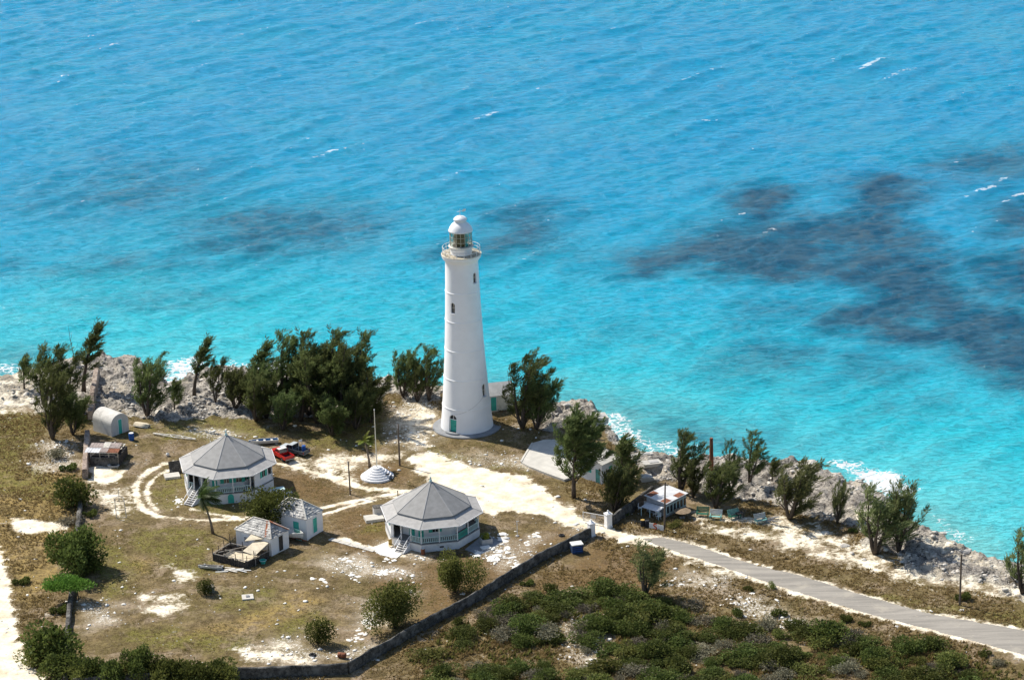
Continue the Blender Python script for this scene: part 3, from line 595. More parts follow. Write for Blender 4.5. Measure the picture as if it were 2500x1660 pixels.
def sea_mat():
    m = bpy.data.materials.new('sea_water'); nt, ns, ln = nodes_of(m)
    tc = N(nt, 'ShaderNodeTexCoord'); v = tc.outputs['Object']
    dp = attr_n(nt, 's_depth')
    cr = N(nt, 'ShaderNodeValToRGB'); ln.new(dp, cr.inputs[0]); e = cr.color_ramp.elements
    e[0].position = 0.0; e[0].color = (0.130, 0.500, 0.510, 1); e[1].position = 1.0; e[1].color = (0.000, 0.262, 0.475, 1)
    for p, c in ((0.06, (0.080, 0.540, 0.590)), (0.20, (0.018, 0.468, 0.565)), (0.42, (0.000, 0.358, 0.530)), (0.65, (0.000, 0.296, 0.495))):
        q = e.new(p); q.color = (*c, 1)
    big = noise_n(nt, v, 0.03, 5, 0.6)
    c = mixc(nt, mapr(nt, big, 0.45, 0.62, 0, 0.25), cr.outputs[0], (0.006, 0.33, 0.47))
    n1 = noise_n(nt, v, 1.1, 5, 0.65, 0.6)
    rf = add_ = math_n(nt, 'ADD', attr_n(nt, 's_reef'), math_n(nt, 'MULTIPLY', math_n(nt, 'MULTIPLY', math_n(nt, 'SUBTRACT', noise_n(nt, v, 0.16, 6, 0.68), 0.5), 1.3), mapr(nt, attr_n(nt, 's_reef'), 0.05, 0.35)))
    c = mixc(nt, mapr(nt, rf, 0.0, 1.0, 0, 0.96, False), c, (0.000, 0.062, 0.125))
    fo = attr_n(nt, 's_foam')
    ve = N(nt, 'ShaderNodeTexVoronoi'); ve.feature = 'DISTANCE_TO_EDGE'; ve.inputs['Scale'].default_value = 0.85
    wv = N(nt, 'ShaderNodeVectorMath'); wv.operation = 'ADD'; nz = N(nt, 'ShaderNodeTexNoise'); nz.inputs['Scale'].default_value = 0.9; nz.inputs['Detail'].default_value = 5; ln.new(v, nz.inputs['Vector'])
    wsc = N(nt, 'ShaderNodeVectorMath'); wsc.operation = 'SCALE'; wsc.inputs['Scale'].default_value = 2.2; ln.new(nz.outputs['Color'], wsc.inputs[0]); ln.new(v, wv.inputs[0]); ln.new(wsc.outputs[0], wv.inputs[1]); ln.new(wv.outputs[0], ve.inputs['Vector'])
    lacev = mapr(nt, ve.outputs['Distance'], 0.02, 0.20, 0.5, 0.0)
    ff = math_n(nt, 'ADD', fo, math_n(nt, 'ADD', lacev, math_n(nt, 'MULTIPLY', math_n(nt, 'SUBTRACT', n1, 0.5), 1.5)))
    fm = math_n(nt, 'MULTIPLY', mapr(nt, ff, 0.70, 1.05), mapr(nt, fo, 0.05, 0.3))
    cap = mapr(nt, math_n(nt, 'ADD', attr_n(nt, 's_caps'), math_n(nt, 'MULTIPLY', math_n(nt, 'SUBTRACT', noise_n(nt, v, 2.2, 4, 0.7), 0.5), 1.8)), 0.55, 0.95, 0, 0.62)
    fm = math_n(nt, 'MAXIMUM', fm, cap)
    c = mixc(nt, fm, c, (0.80, 0.83, 0.83))
    mp = N(nt, 'ShaderNodeMapping'); mp.inputs['Rotation'].default_value = (0, 0, R(14)); mp.inputs['Scale'].default_value = (0.95, 2.2, 1); ln.new(v, mp.inputs[0])
    r1 = noise_n(nt, mp.outputs[0], 0.75, 6, 0.72, 0.6); r2 = noise_n(nt, mp.outputs[0], 2.0, 3, 0.65)
    rid = math_n(nt, 'SUBTRACT', 1.0, math_n(nt, 'ABSOLUTE', math_n(nt, 'SUBTRACT', math_n(nt, 'MULTIPLY', r1, 4.0), 2.0)))
    hh = math_n(nt, 'ADD', math_n(nt, 'MULTIPLY', rid, 0.5), math_n(nt, 'ADD', r1, math_n(nt, 'MULTIPLY', r2, 0.35)))
    rough = math_n(nt, 'ADD', math_n(nt, 'MULTIPLY', fm, 0.6), 0.12)
    b = pbsdf(nt, c, rough, 0.24, 0, hh, 1.0, 0.33)
    b.inputs['IOR'].default_value = 1.333; return m
sea = linkobj('sea', sea_me, sea_mat()); tag(sea, kind='structure')
# ================================================================== LIGHTHOUSE
def az(deg, r, z):       # point round the tower, angle measured from the landward side (-Y) towards +X
    a = R(deg); return Vector((r * math.sin(a), -r * math.cos(a), z))
TP = [(0.0, 3.98), (1.2, 3.86), (2.7, 3.70), (5.4, 3.47), (8.0, 3.27), (12.5, 2.96), (18.3, 2.69), (22.8, 2.53), (26.2, 2.43)]
def trad(z): return float(np.interp(z, [p[0] for p in TP], [p[1] for p in TP]))
def arch_poly(w, h, n=10):
    pts = [(-w / 2, 0), (w / 2, 0)]
    for i in range(n + 1):
        t = math.pi * i / n; pts.append((w / 2 * math.cos(t), h - w / 2 + w / 2 * math.sin(t)))
    return pts
def arch_solid(w, h, d0, d1, M_, n=10):
    p = arch_poly(w, h, n); k = len(p); mb = MB()
    mb.add([(x, d0, z) for x, z in p] + [(x, d1, z) for x, z in p], [tuple(range(k)), tuple(range(2 * k - 1, k - 1, -1))] + [(i, k + i, k + (i + 1) % k, (i + 1) % k) for i in range(k)], M_)
    return mb
def tower_frame(deg, z):   # local x = along the wall, y = into the tower, z = up
    a = R(deg); rr = trad(z)
    ex = Vector((math.cos(a), math.sin(a), 0)); ey = Vector((-math.sin(a), math.cos(a), 0)); o = az(deg, rr, z)
    return Matrix(((ex.x, ey.x, 0, o.x), (ex.y, ey.y, 0, o.y), (0, 0, 1, o.z), (0, 0, 0, 1)))
lh = empty('lighthouse', (0, 0, 0)); tag(lh, 'tall white round lighthouse tower with glazed lantern and white dome', 'lighthouse')
prof = [(trad(0), -0.3)]
BANDS = [3.85, 8.35, 12.8, 17.3, 21.75]
zs = sorted(set([round(z, 3) for z in np.arange(0, 26.3, 1.2)] + [p[0] for p in TP]))
pz = []
for z in zs:
    if all(abs(z - b) > 0.2 for b in BANDS): pz.append((trad(z), z))
for b in BANDS:                                       # thin string courses
    r_ = trad(b); pz += [(r_, b - 0.09), (r_ + 0.055, b - 0.05), (r_ + 0.055, b + 0.05), (r_, b + 0.09)]
pz.sort(key=lambda t: t[1])
prof += pz + [(2.47, 26.3), (2.58, 26.5), (2.80, 26.75), (2.90, 26.95), (2.90, 27.3), (2.5, 27.3)]
shaft = MB().lathe(prof, 96).build('shaft', M['tower'], lh, sm=False)
cutters = []
OPEN = [('door', -33.6, 0.32, 1.30, 2.75, 0.55), ('window', -34.6, 18.75, 0.72, 1.65, 0.40), ('window', 50, 23.2, 0.72, 1.60, 0.40), ('window', 54, 5.5, 0.80, 1.95, 0.40), ('window', 180, 10, 0.72, 1.6, 0.4)]
for nm, dg, z, w, hh_, dp_ in OPEN:
    c_ = arch_solid(w, hh_, -1.0, dp_, tower_frame(dg, z)).build('cut', M['tower']); bm = bmesh.new(); bm.from_mesh(c_.data); bmesh.ops.recalc_face_normals(bm, faces=bm.faces); bm.to_mesh(c_.data); bm.free()
    md = shaft.modifiers.new('b', 'BOOLEAN'); md.operation = 'DIFFERENCE'; md.object = c_; md.solver = 'EXACT'; cutters.append(c_)
bpy.context.view_layer.update()
dgp = bpy.context.evaluated_depsgraph_get(); nm_ = bpy.data.meshes.new_from_object(shaft.evaluated_get(dgp))
shaft.modifiers.clear(); shaft.data = nm_; nm_.name = 'shaft'
for c_ in cutters: bpy.data.objects.remove(c_)
smooth(nm_)
try: nm_.set_sharp_from_angle(angle=R(28))
except Exception: pass
for nm, dg, z, w, hh_, dp_ in OPEN:
    T = tower_frame(dg, z)
    if nm == 'door':
        d_ = MB(); d_.box((0, dp_ - 0.06, 1.0), (w * 0.9, 0.08, 1.95), M=T); d = d_.build('door', M['teal'], lh)
        MB().box((0.25, dp_ - 0.13, 1.0), (0.06, 0.06, 0.16), M=T).build('handle', M['dark'], d)
        fan = arch_solid(w * 0.92, hh_ - 0.05, dp_ - 0.07, dp_ - 0.02, T).build('fanlight', M['glass'], lh)
        fr = MB(); fr.box((0, dp_ - 0.10, 2.0), (w * 0.95, 0.09, 0.09), M=T); fr.box((0, dp_ - 0.10, 2.36), (0.06, 0.08, 0.70), M=T)
        for s in (-1, 1): fr.box((s * w * 0.47, dp_ - 0.10, 1.1), (0.08, 0.10, 2.2), M=T)
        fr.build('door_frame', M['white'], lh)
        MB().box((0, 0.18, 0.02), (w * 0.98, 0.7, 0.06), M=T).build('threshold', M['dark'], lh)
    else:
        g_ = arch_solid(w * 0.97, hh_ * 0.985, dp_ - 0.06, dp_ - 0.01, T).build('window', M['glass'], lh)
        wf = MB(); wf.box((0, dp_ - 0.09, hh_ * 0.5), (0.05, 0.05, hh_ * 0.92), M=T); wf.box((0, dp_ - 0.09, hh_ * 0.5), (w * 0.9, 0.05, 0.05), M=T)
        wf.build('frame', M['cream'], g_)
        MB().box((0, 0.02, -0.05), (w * 1.1, 0.22, 0.09), M=T).build('sill', M['white'], g_)
stp = MB(); T = tower_frame(-33.6, 0.0)
stp.add([], []); pts = [(1.25 * math.cos(math.pi + math.pi * i / 14), 0.62 * math.sin(math.pi + math.pi * i / 14) + 0.05) for i in range(15)]
stp.v = []; stp.prism(pts, 0.22, 0.44); stp.v = [tuple(T @ Vector(p)) for p in stp.v]; stp.build('door_step', M['pad'], lh)
cab = MB(); cab.path([az(-30 + 78 * t / 14, trad(3.2 + 2.4 * (t / 14) ** 1.5) + 0.03, 3.2 + 2.4 * (t / 14) ** 1.5) for t in range(15)], [0.02] * 15, 4); cab.build('cable', M['conc'], lh)
# gallery
MB().lathe([(1.5, 27.31), (2.86, 27.31), (2.86, 27.37), (1.5, 27.37)], 64, cap=False).build('gallery_floor', M['rustyfloor'], lh)
MB().lathe([(2.87, 27.28), (2.97, 27.28), (2.97, 27.40), (2.87, 27.40)], 64, cap=False).build('gallery_rim', M['cream'], lh)
rl = MB()
for zz in (27.95, 28.45):
    rl.path([az(360 * i / 48, 2.78, zz) for i in range(49)], [0.035] * 49, 5)
rail = rl.build('gallery_rail', M['metalw'], lh)
pm = MB().tube((0, 0, 27.3), (0, 0, 28.5), 0.05, 0.04, 6).mesh('rail_post')
for i in range(16):
    linkobj('rail_post', pm, M['metalw'], rail, az(i * 22.5 + 9, 2.78, 0))
MB().lathe([(1.58, 27.36), (1.58, 28.42), (1.86, 28.46), (1.88, 28.58), (1.55, 28.62)], 48).build('lantern_base', M['white'], lh, sm=False)
lr = MB().lathe([(1.80, 28.56), (1.885, 28.56), (1.885, 28.63), (1.80, 28.63)], 48, cap=False).build('lantern_sill', M['cream'], lh)
lant = MB()
for i in range(16): lant.tube(az(i * 22.5, 1.62, 28.58), az(i * 22.5, 1.62, 30.92), 0.035, n=5)
for zz in (28.66, 29.37, 30.12, 30.86): lant.path([az(360 * i / 32, 1.62, zz) for i in range(33)], [0.032] * 33, 4)
lan = lant.build('lantern_frame', M['bronze'], lh)
for r_i, (za, zb) in enumerate(((28.69, 29.34), (29.40, 30.09), (30.15, 30.83))):
    for i in range(16):
        a0, a1 = i * 22.5 + 1.2, (i + 1) * 22.5 - 1.2
        p = MB(); q = [az(a0, 1.60, za), az(a1, 1.60, za), az(a1, 1.60, zb), az(a0, 1.60, zb)]; p.add(q, [(0, 1, 2, 3)]); p.build('pane', M['pane'], lan)
MB().lathe([(0.55, 28.6), (0.75, 28.75), (1.0, 29.1), (1.08, 29.7), (1.0, 30.3), (0.75, 30.7), (0.3, 30.85)], 24).build('lamp_lens', M['lens'], lh, sm=True)
MB().lathe([(1.30, 28.60), (1.30, 28.64)], 24).build('lantern_floor', M['dark'], lh)
MB().lathe([(1.62, 30.86), (1.80, 30.86), (1.80, 30.98), (1.74, 31.10), (1.60, 31.45), (1.36, 31.82), (1.08, 32.08), (0.86, 32.25), (0.80, 32.48)], 40).build('dome', M['white'], lh, sm=True)
MB().lathe([(0.80, 32.44), (0.98, 32.52), (1.0, 32.68), (0.93, 32.78), (0.72, 32.98), (0.4, 33.12), (0.1, 33.18)], 32).build('dome_cap', M['white'], lh, sm=True)
vn = MB().tube((0, 0, 33.15), (0, 0, 34.25), 0.05, 0.03, 6); vn.bar((-0.45, 0.1, 33.75), (0.75, -0.1, 33.98), 0.06, 0.06); vn.add([(0.3, -0.02, 33.80), (0.8, -0.1, 33.85), (0.9, -0.12, 34.25), (0.45, -0.05, 34.15)], [(0, 1, 2, 3), (3, 2, 1, 0)]); vn.build('weather_vane', M['metalw'], lh)
for i in range(8): MB().tube(az(i * 45 + 20, 1.72, 31.08), az(i * 45 + 20, 1.72, 31.22), 0.07, 0.05, 5).build('dome_bolt', M['metalw'], lh)
pad = MB().lathe([(5.2, -0.4), (5.2, 0.16), (5.12, 0.22), (3.9, 0.24)], 72).build('tower_pad', M['pad']); tag(pad, 'round grey concrete apron encircling the foot of the lighthouse', 'apron')

# ================================================================== OCTAGONAL KEEPERS' HOUSES
def octhouse(name, label, cx, cy, th, fl, ev, cfg):
    root = empty(name, (cx, cy, 0)); tag(root, label, 'house')
    th = R(th)
    def v(k, r, z): a = th + k * math.pi / 4; return Vector((r * math.cos(a), r * math.sin(a), z))
    def octo(r): return [tuple(v(k, r, 0)[:2]) for k in range(8)]
    def fp(k, r, s, off, z):
        A = v(k, r, z); B = v(k + 1, r, z); n = ((A + B) / 2); n.z = 0; n.normalize(); return A + (B - A) * s + n * off
    def frame(k, r, s, z):     # x along face (left->right seen from outside), y inwards
        A = v(k, r, 0); B = v(k + 1, r, 0); ex = (B - A).normalized(); n = (A + B) / 2; n.normalize(); o = fp(k, r, s, 0, z)
        return Matrix(((ex.x, -n.x, 0, o.x), (ex.y, -n.y, 0, o.y), (0, 0, 1, o.z), (0, 0, 0, 1)))
    MB().prism(octo(6.66), -0.35, fl - 0.1).build('plinth', M['plinth'], root)
    MB().prism(octo(6.74), fl - 0.1, fl).build('veranda_floor', M['floor'], root)
    RI = 4.75
    MB().prism(octo(RI), fl + 0.002, ev + 0.55).build('inner_wall', M['white'], root)
    L = 2 * 6.5 * math.sin(math.pi / 8)
    def window(k, r, s, z, w=0.75, h=1.05, m='teal', open_=True):
        T = frame(k, r, s, z)
        win = MB().box((0, -0.02, h / 2), (w, 0.05, h), M=T).build('window', M['glass'], root)
        MB().box((0, -0.055, h / 2), (0.05, 0.03, h), M=T).build('frame', M['white'], win)
        for sg in (-1, 1):
            MB().box((sg * (w / 2 + w * 0.36), -0.05, h / 2), (w * 0.66, 0.05, h * 1.04), M=T).build('shutter', M[m], win)
    def door(k, r, s, z, w=0.85, h=1.95, m='teal'):
        T = frame(k, r, s, z); d = MB().box((0, -0.03, h / 2), (w, 0.06, h), M=T).build('door', M[m], root)
        MB().box((w * 0.36, -0.08, h * 0.48), (0.06, 0.05, 0.12), M=T).build('handle', M['dark'], d); return d
    def post(k, s, top=None):
        T = frame(k, 6.5, s, fl); MB().box((0, 0, (ev - fl) / 2 - 0.03), (0.13, 0.13, ev - fl - 0.06), M=T).build('post', M['white'], root)
    bal_me = {}
    def railing(k, s0, s1, m='palet', rm='palet'):
        T = frame(k, 6.5, (s0 + s1) / 2, fl); w = (s1 - s0) * L - 0.14
        r_ = MB().box((0, 0, 0.90), (w, 0.09, 0.07), M=T).box((0, 0, 0.14), (w, 0.07, 0.09), M=T).build('railing', M[rm], root)
        n = max(3, int(w / 0.24))
        key = (k, round(s0, 2)); b0 = MB().box((0, 0, 0.52), (0.085, 0.05, 0.70)).mesh('baluster')
        ang = math.atan2(T[1][0], T[0][0])
        for i in range(n):
            p = T @ Vector((-w / 2 + w * (i + 0.5) / n, 0, 0)); linkobj('baluster', b0, M[m], r_, p, ang)
    def solid(k, s0, s1, z0=None, z1=None):
        T = frame(k, 6.5, (s0 + s1) / 2, 0); w = (s1 - s0) * L; a = fl if z0 is None else z0; b = ev - 0.02 if z1 is None else z1
        MB().box((0, 0.08, (a + b) / 2), (w, 0.16, b - a), M=T).build('outer_wall', M['white'], root)
    for k in range(8):
        if k not in cfg['open']: solid(k, 0.0, 1.0)
    for it in cfg['items']:
        f_ = it[0]
        dict(post=post, railing=railing, window=window, door=door, solid=solid)[f_](*it[1:])
    # beam under the eaves, then the two-tier roof
    for k in range(8):
        T0 = frame(k, 6.5, 0.5, ev - 0.1); MB().box((0, 0, 0), (L, 0.12, 0.16), M=T0).build('beam', M['white'], root)
        lo = [v(k, 7.2, ev), v(k + 1, 7.2, ev), v(k + 1, 5.0, ev + 0.76), v(k, 5.0, ev + 0.76)]
        pn = MB().slab(lo, 0.07).build('roof_panel', M['roof'], root)
        MB().bar(v(k, 7.215, ev - 0.06), v(k + 1, 7.215, ev - 0.06), 0.05, 0.13).build('fascia', M['white'], pn)
        MB().bar(v(k, 7.18, ev + 0.03), v(k, 5.4, ev + 0.645), 0.10, 0.03).build('ridge_strip', M['ridge'], pn)
        up = [v(k, 5.5, ev + 0.86), v(k + 1, 5.5, ev + 0.86), Vector((0, 0, cfg['apex']))]
        pu = MB().slab(up, 0.06).build('roof_panel', M['roof2'], root)
        MB().bar(v(k, 5.44, ev + 0.75), v(k + 1, 5.44, ev + 0.75), 0.06, 0.20).build('fascia', M['pad'], pu)
        MB().bar(v(k, 5.47, ev + 0.90), Vector((0, 0, cfg['apex'] + 0.02)), 0.13, 0.03).build('ridge_strip', M['ridge'], pu)
    a = cfg['apex']
    MB().lathe([(0.20, a - 0.08), (0.24, a + 0.05), (0.12, a + 0.2), (0.09, a + 0.42), (0.15, a + 0.5), (0.02, a + 0.66)], 10).build('finial', M['palet'], root, sm=True)
    # outside steps
    k, s, w, n, mside = cfg['steps']
    T = frame(k, 6.66, s, 0); stair = empty('steps', (0, 0, 0)); stair.parent = root
    rise = fl / n; run = 0.29
    for i in range(n):
        zt = fl - rise * (i + 0.0) - 0.02
        MB().box((0, -(run * (i + 0.5)), zt - 0.05), (w, run + 0.04, 0.08), M=T).build('step', M['conc'], stair)
        MB().box((0, -(run * (i + 0.5)) + 0.1, zt - 0.05 - rise / 2), (w - 0.05, 0.05, rise), M=T).build('riser', M['pad'], stair)
    tot = run * n
    for sg in (-1, 1):
        sd_ = MB(); x = sg * (w / 2 + 0.07)
        sd_.add([(x - 0.07, 0, 0), (x - 0.07, -tot, 0), (x - 0.07, -tot, 0.12), (x - 0.07, 0, fl - 0.05), (x + 0.07, 0, 0), (x + 0.07, -tot, 0), (x + 0.07, -tot, 0.12), (x + 0.07, 0, fl - 0.05)],
                [(0, 1, 2, 3), (7, 6, 5, 4), (0, 4, 5, 1), (1, 5, 6, 2), (2, 6, 7, 3), (3, 7, 4, 0)], T)
        sd_.build('side_wall', M['white'], stair)
        hr = MB(); A = T @ Vector((x, -0.05, fl + 0.85)); B = T @ Vector((x, -tot + 0.1, 0.95)); hr.bar(A, B, 0.07, 0.07)
        for q in (0.0, 0.5, 1.0):
            p = A.lerp(B, q); hr.bar(p - Vector((0, 0, 0.82)), p, 0.06, 0.06)
        hr.build('handrail', M['white'], stair)
    return root, v, fp, frame
hA, vA, fpA, frA = octhouse('octagonal_house', 'octagonal white keeper\'s house farther back, palm by its steps, two-tier grey roof', -34.06, -21.3, 33.6, 1.55, 4.1,
    dict(open=(4, 5, 6), apex=8.05, steps=(4, 0.36, 1.25, 8, 0), items=[
        ('post', 4, 0.0), ('post', 4, 0.22), ('post', 4, 0.50), ('post', 4, 0.74), ('railing', 4, 0.0, 0.22), ('railing', 4, 0.52, 1.0), ('post', 5, 0.0), ('post', 5, 0.5), ('post', 5, 1.0),
        ('railing', 5, 0.0, 0.5), ('railing', 5, 0.5, 1.0), ('solid', 6, 0.20, 0.82), ('post', 6, 0.20), ('post', 6, 0.99), ('solid', 6, 0.82, 1.0, 1.55, 2.5),
        ('window', 6, 6.5, 0.60, 2.65, 0.62, 1.0), ('window', 5, 4.75, 0.30, 2.45), ('window', 5, 4.75, 0.78, 2.45), ('door', 4, 4.75, 0.35, 1.56, 0.9, 2.0, 'dark'), ('door', 4, 4.75, 0.78, 1.56),
        ('window', 7, 6.5, 0.5, 2.6), ('window', 3, 6.5, 0.5, 2.6), ('window', 6, 4.75, 0.1, 2.5)]))
hB, vB, fpB, frB = octhouse('octagonal_house', 'octagonal white keeper\'s house nearest the gate, with pale teal balustrade and grey roof', -4.53, -40.1, 32.9, 1.22, 3.6,
    dict(open=(4, 5, 6, 7), apex=7.75, steps=(4, 0.50, 1.3, 6, 0), items=[
        ('post', 4, 0.0), ('post', 4, 0.33), ('post', 4, 0.66), ('railing', 4, 0.67, 1.0), ('post', 5, 0.0), ('post', 5, 0.5), ('post', 5, 1.0), ('railing', 5, 0.0, 0.5), ('railing', 5, 0.5, 1.0),
        ('railing', 6, 0.0, 0.5, 'teal', 'teal'), ('post', 6, 0.5), ('railing', 6, 0.5, 1.0), ('post', 7, 0.0), ('post', 7, 0.5), ('railing', 7, 0.0, 0.5), ('solid', 7, 0.5, 1.0),
        ('window', 5, 4.75, 0.42, 2.1), ('door', 4, 4.75, 0.45, 1.23), ('door', 4, 4.75, 0.86, 1.23), ('window', 6, 4.75, 0.5, 2.1), ('solid', 4, 0.0, 0.06), ('window', 3, 6.5, 0.5, 2.2)]))
# arched cellar door of the farther house, vent of the nearer one
T = frA(5, 6.66, 0.42, 0.05)
arch_solid(0.85, 1.35, -0.05, 0.02, T).build('cellar_door', M['teal'], hA)
T = frB(5, 6.66, 0.55, 0.45); MB().box((0, -0.01, 0.12), (0.55, 0.05, 0.22), M=T).build('vent', M['dark'], hB)

# ================================================================== HIP-ROOFED OUTBUILDINGS
def shingles(A, B, C, D, m, parent, sz=0.36, seed=0):
    """rough stone shingles laid in courses over the quad A-B (eave) D-C (ridge); one joined part"""
    rr = random.Random(seed); A, B, C, D = map(Vector, (A, B, C, D)); mb = MB(); n = (B - A).cross(D - A).normalized()
    if n.z < 0: n = -n
    hgt = ((D + C) / 2 - (A + B) / 2).length; rows = max(3, int(hgt / sz))
    for i in range(rows):
        t0, t1 = i / rows, (i + 1.25) / rows; a0, b0 = A.lerp(D, t0), B.lerp(C, t0); a1, b1 = A.lerp(D, min(t1, 1)), B.lerp(C, min(t1, 1))
        cnt = max(1, int((b0 - a0).length / sz))
        for j in range(cnt):
            u0, u1 = (j + rr.uniform(-0.1, 0.1)) / cnt, (j + 0.95 + rr.uniform(-0.1, 0.12)) / cnt; u0 = max(u0, 0); u1 = min(u1, 1)
            l0 = n * (0.05 + rr.uniform(0, 0.07)); l1 = n * rr.uniform(0.0, 0.03)
            q = [a0.lerp(b0, u0) + l0, a0.lerp(b0, u1) + l0 * rr.uniform(0.6, 1.3), a1.lerp(b1, u1) + l1, a1.lerp(b1, u0) + l1]
            q2 = [p - n * 0.05 for p in q]
            mb.add(q + q2, [(0, 1, 2, 3), (0, 4, 5, 1), (1, 5, 6, 2), (3, 7, 4, 0)])
    o = mb.build('shingles', m, parent); o['kind'] = 'stuff'; return o
M['shingle'] = leafmat('mottled_stone_shingles', (0.20, 0.19, 0.18), (0.64, 0.61, 0.56), 0.0, 0.95)
M['shingled'] = M['shingle']
def hiphouse(name, label, c, e1, e2, wall_h, roof_h, ridge_in, ridge_m, seed):
    """c front corner, e1 / e2 vectors along the two seen walls"""
    root = empty(name, c); tag(root, label, 'outbuilding')
    e1 = Vector(e1); e2 = Vector(e2); O = Vector((0, 0, 0)); P = [O, e2, e1 + e2, e1]
    MB().prism([tuple(p[:2]) for p in P], -0.3, wall_h).build('wall', M['white'], root)
    ov = 0.12; u1 = e1.normalized(); u2 = e2.normalized(); z = Vector((0, 0, wall_h))
    Q = [O - u1 * ov - u2 * ov + z, e2 - u1 * ov + u2 * ov + z, e1 + e2 + u1 * ov + u2 * ov + z, e1 + u1 * ov - u2 * ov + z]
    r1 = e2 * 0.5 + u1 * ridge_in + Vector((0, 0, wall_h + roof_h)); r2 = e1 + e2 * 0.5 - u1 * ridge_in + Vector((0, 0, wall_h + roof_h))
    mb = MB(); mb.add([*Q, r1, r2], [(0, 4, 1), (1, 4, 5, 2), (2, 5, 3), (3, 5, 4, 0), (0, 1, 2, 3)]); rf = mb.build('roof', M['lime'], root)
    shingles(Q[3], Q[0], r1, r2, M['shingle'], rf, 0.34, seed); shingles(Q[0], Q[1], r1, r1, M['shingle'], rf, 0.30, seed + 1); shingles(Q[1], Q[2], r2, r1, M['shingle'], rf, 0.34, seed + 2); shingles(Q[2], Q[3], r2, r2, M['shingle'], rf, 0.30, seed + 3)
    rd = MB()
    for a_, b_ in ((r1, r2), (Q[0], r1), (Q[1], r1), (Q[2], r2), (Q[3], r2)): rd.bar(a_ + Vector((0, 0, .1)), b_ + Vector((0, 0, .1)), 0.16, 0.07)
    rd.build('ridge_cap', M[ridge_m], rf)
    return root, u1, u2, e1, e2
def wallframe(o, ex):       # x along wall, y inwards is to the left of ex
    ex = Vector(ex).normalized(); ey = Vector((-ex.y, ex.x, 0)); return Matrix(((ex.x, ey.x, 0, o[0]), (ex.y, ey.y, 0, o[1]), (0, 0, 1, o[2]), (0, 0, 0, 1)))
def wdoor(root, o, ex, s, z, w, h, m, name='door', depth=0.05):
    T = wallframe(o, ex); d = MB().box((s, -depth / 2 - 0.004, z + h / 2), (w, depth, h), M=T).build(name, M[m], root)
    fr = MB(); fr.box((s - w / 2 - 0.05, -0.035, z + h / 2), (0.07, 0.06, h + 0.08), M=T).box((s + w / 2 + 0.05, -0.035, z + h / 2), (0.07, 0.06, h + 0.08), M=T).box((s, -0.035, z + h + 0.06), (w + 0.16, 0.06, 0.08), M=T)
    fr.build('frame', M['white'], d); return d
c1 = gs(664, 1359); h1 = height_of(c1, 1316); eR = G(701, 1339) - G(664, 1359); eR.z = 0; eL = G(573.5, 1294, h1) - G(665, 1316, h1); eL.z = 0
eR = eR.normalized(); eL0 = Vector((-eR.y, eR.x, 0)) * eL.length * 0.98
s1, u1, u2, e1, e2 = hiphouse('cookhouse', 'small white outbuilding with shingled hip roof and red ridge beside the burnt pen', c1, eL0, eR * 3.7, h1, 1.5, 1.7, 'lime', 1)
wdoor(s1, (0, 0, 0), u2, 1.95, 0.15, 0.85, 2.15, 'wooddark')
rt = MB(); z_ = h1 + 0.12; r1_ = e2 * 0.5 + u1 * 1.7 + Vector((0, 0, h1 + 1.62))
rt.slab([Vector((-0.1, -0.1, z_)) + u1 * 1.0, Vector((-0.1, -0.1, z_)) + u2 * 0.5 - u1 * 0.03, r1_ + u2 * .25, r1_ + u1 * 0.5], 0.05); rt.build('red_hip_flashing', M['ridgetile'], s1)
rt2 = MB(); rt2.bar(e2 + Vector((0, 0, z_ + 0.02)), r1_, 0.5, 0.06); rt2.build('red_ridge', M['ridgetile'], s1)
wdoor(s1, e1, -u1, e1.length - 1.5, 1.1, 0.6, 0.75, 'dark', 'window'); wdoor(s1, e1, -u1, 1.8, 1.1, 0.6, 0.75, 'greywall', 'window')
q = lambda x, y: (640 + x / 7.127, 1160 + y / 7.127)
c2 = gs(*q(785, 1130)); h2 = height_of(c2, q(0, 775)[1]); eR = G(*q(1065, 965)) - G(*q(785, 1130)); lenR = eR.length; eR.normalize()
s2, v1, v2, f1, f2 = hiphouse('storehouse', 'white storehouse with shingled hip roof and bright teal doors behind the broad dark tree', c2, Vector((-eR.y, eR.x, 0)) * 6.2, eR * lenR, h2, 1.75, 2.0, 'woodw', 11)
wdoor(s2, (0, 0, 0), v2, lenR * 0.50, 0.55, 0.85, 2.1, 'teal'); wdoor(s2, f1, -v1, f1.length - 1.75, 0.35, 0.95, 2.1, 'teal')
ln_ = MB(); T = wallframe(c2 + v1 * 1.15 - Vector((0, 0, 0.0)), -v1)
ln_.box((0, -0.45, 0.95), (0.95, 0.06, 1.9)); lb = ln_.build('teal_door_leaf', M['tealw'], None, c2 + v1 * 1.0 - v2 * 0.1); lb.rotation_euler = (R(12), 0, math.atan2(-v1.y, -v1.x)); tag(lb, 'faded teal door leaf leaning on the storehouse wall', 'door')

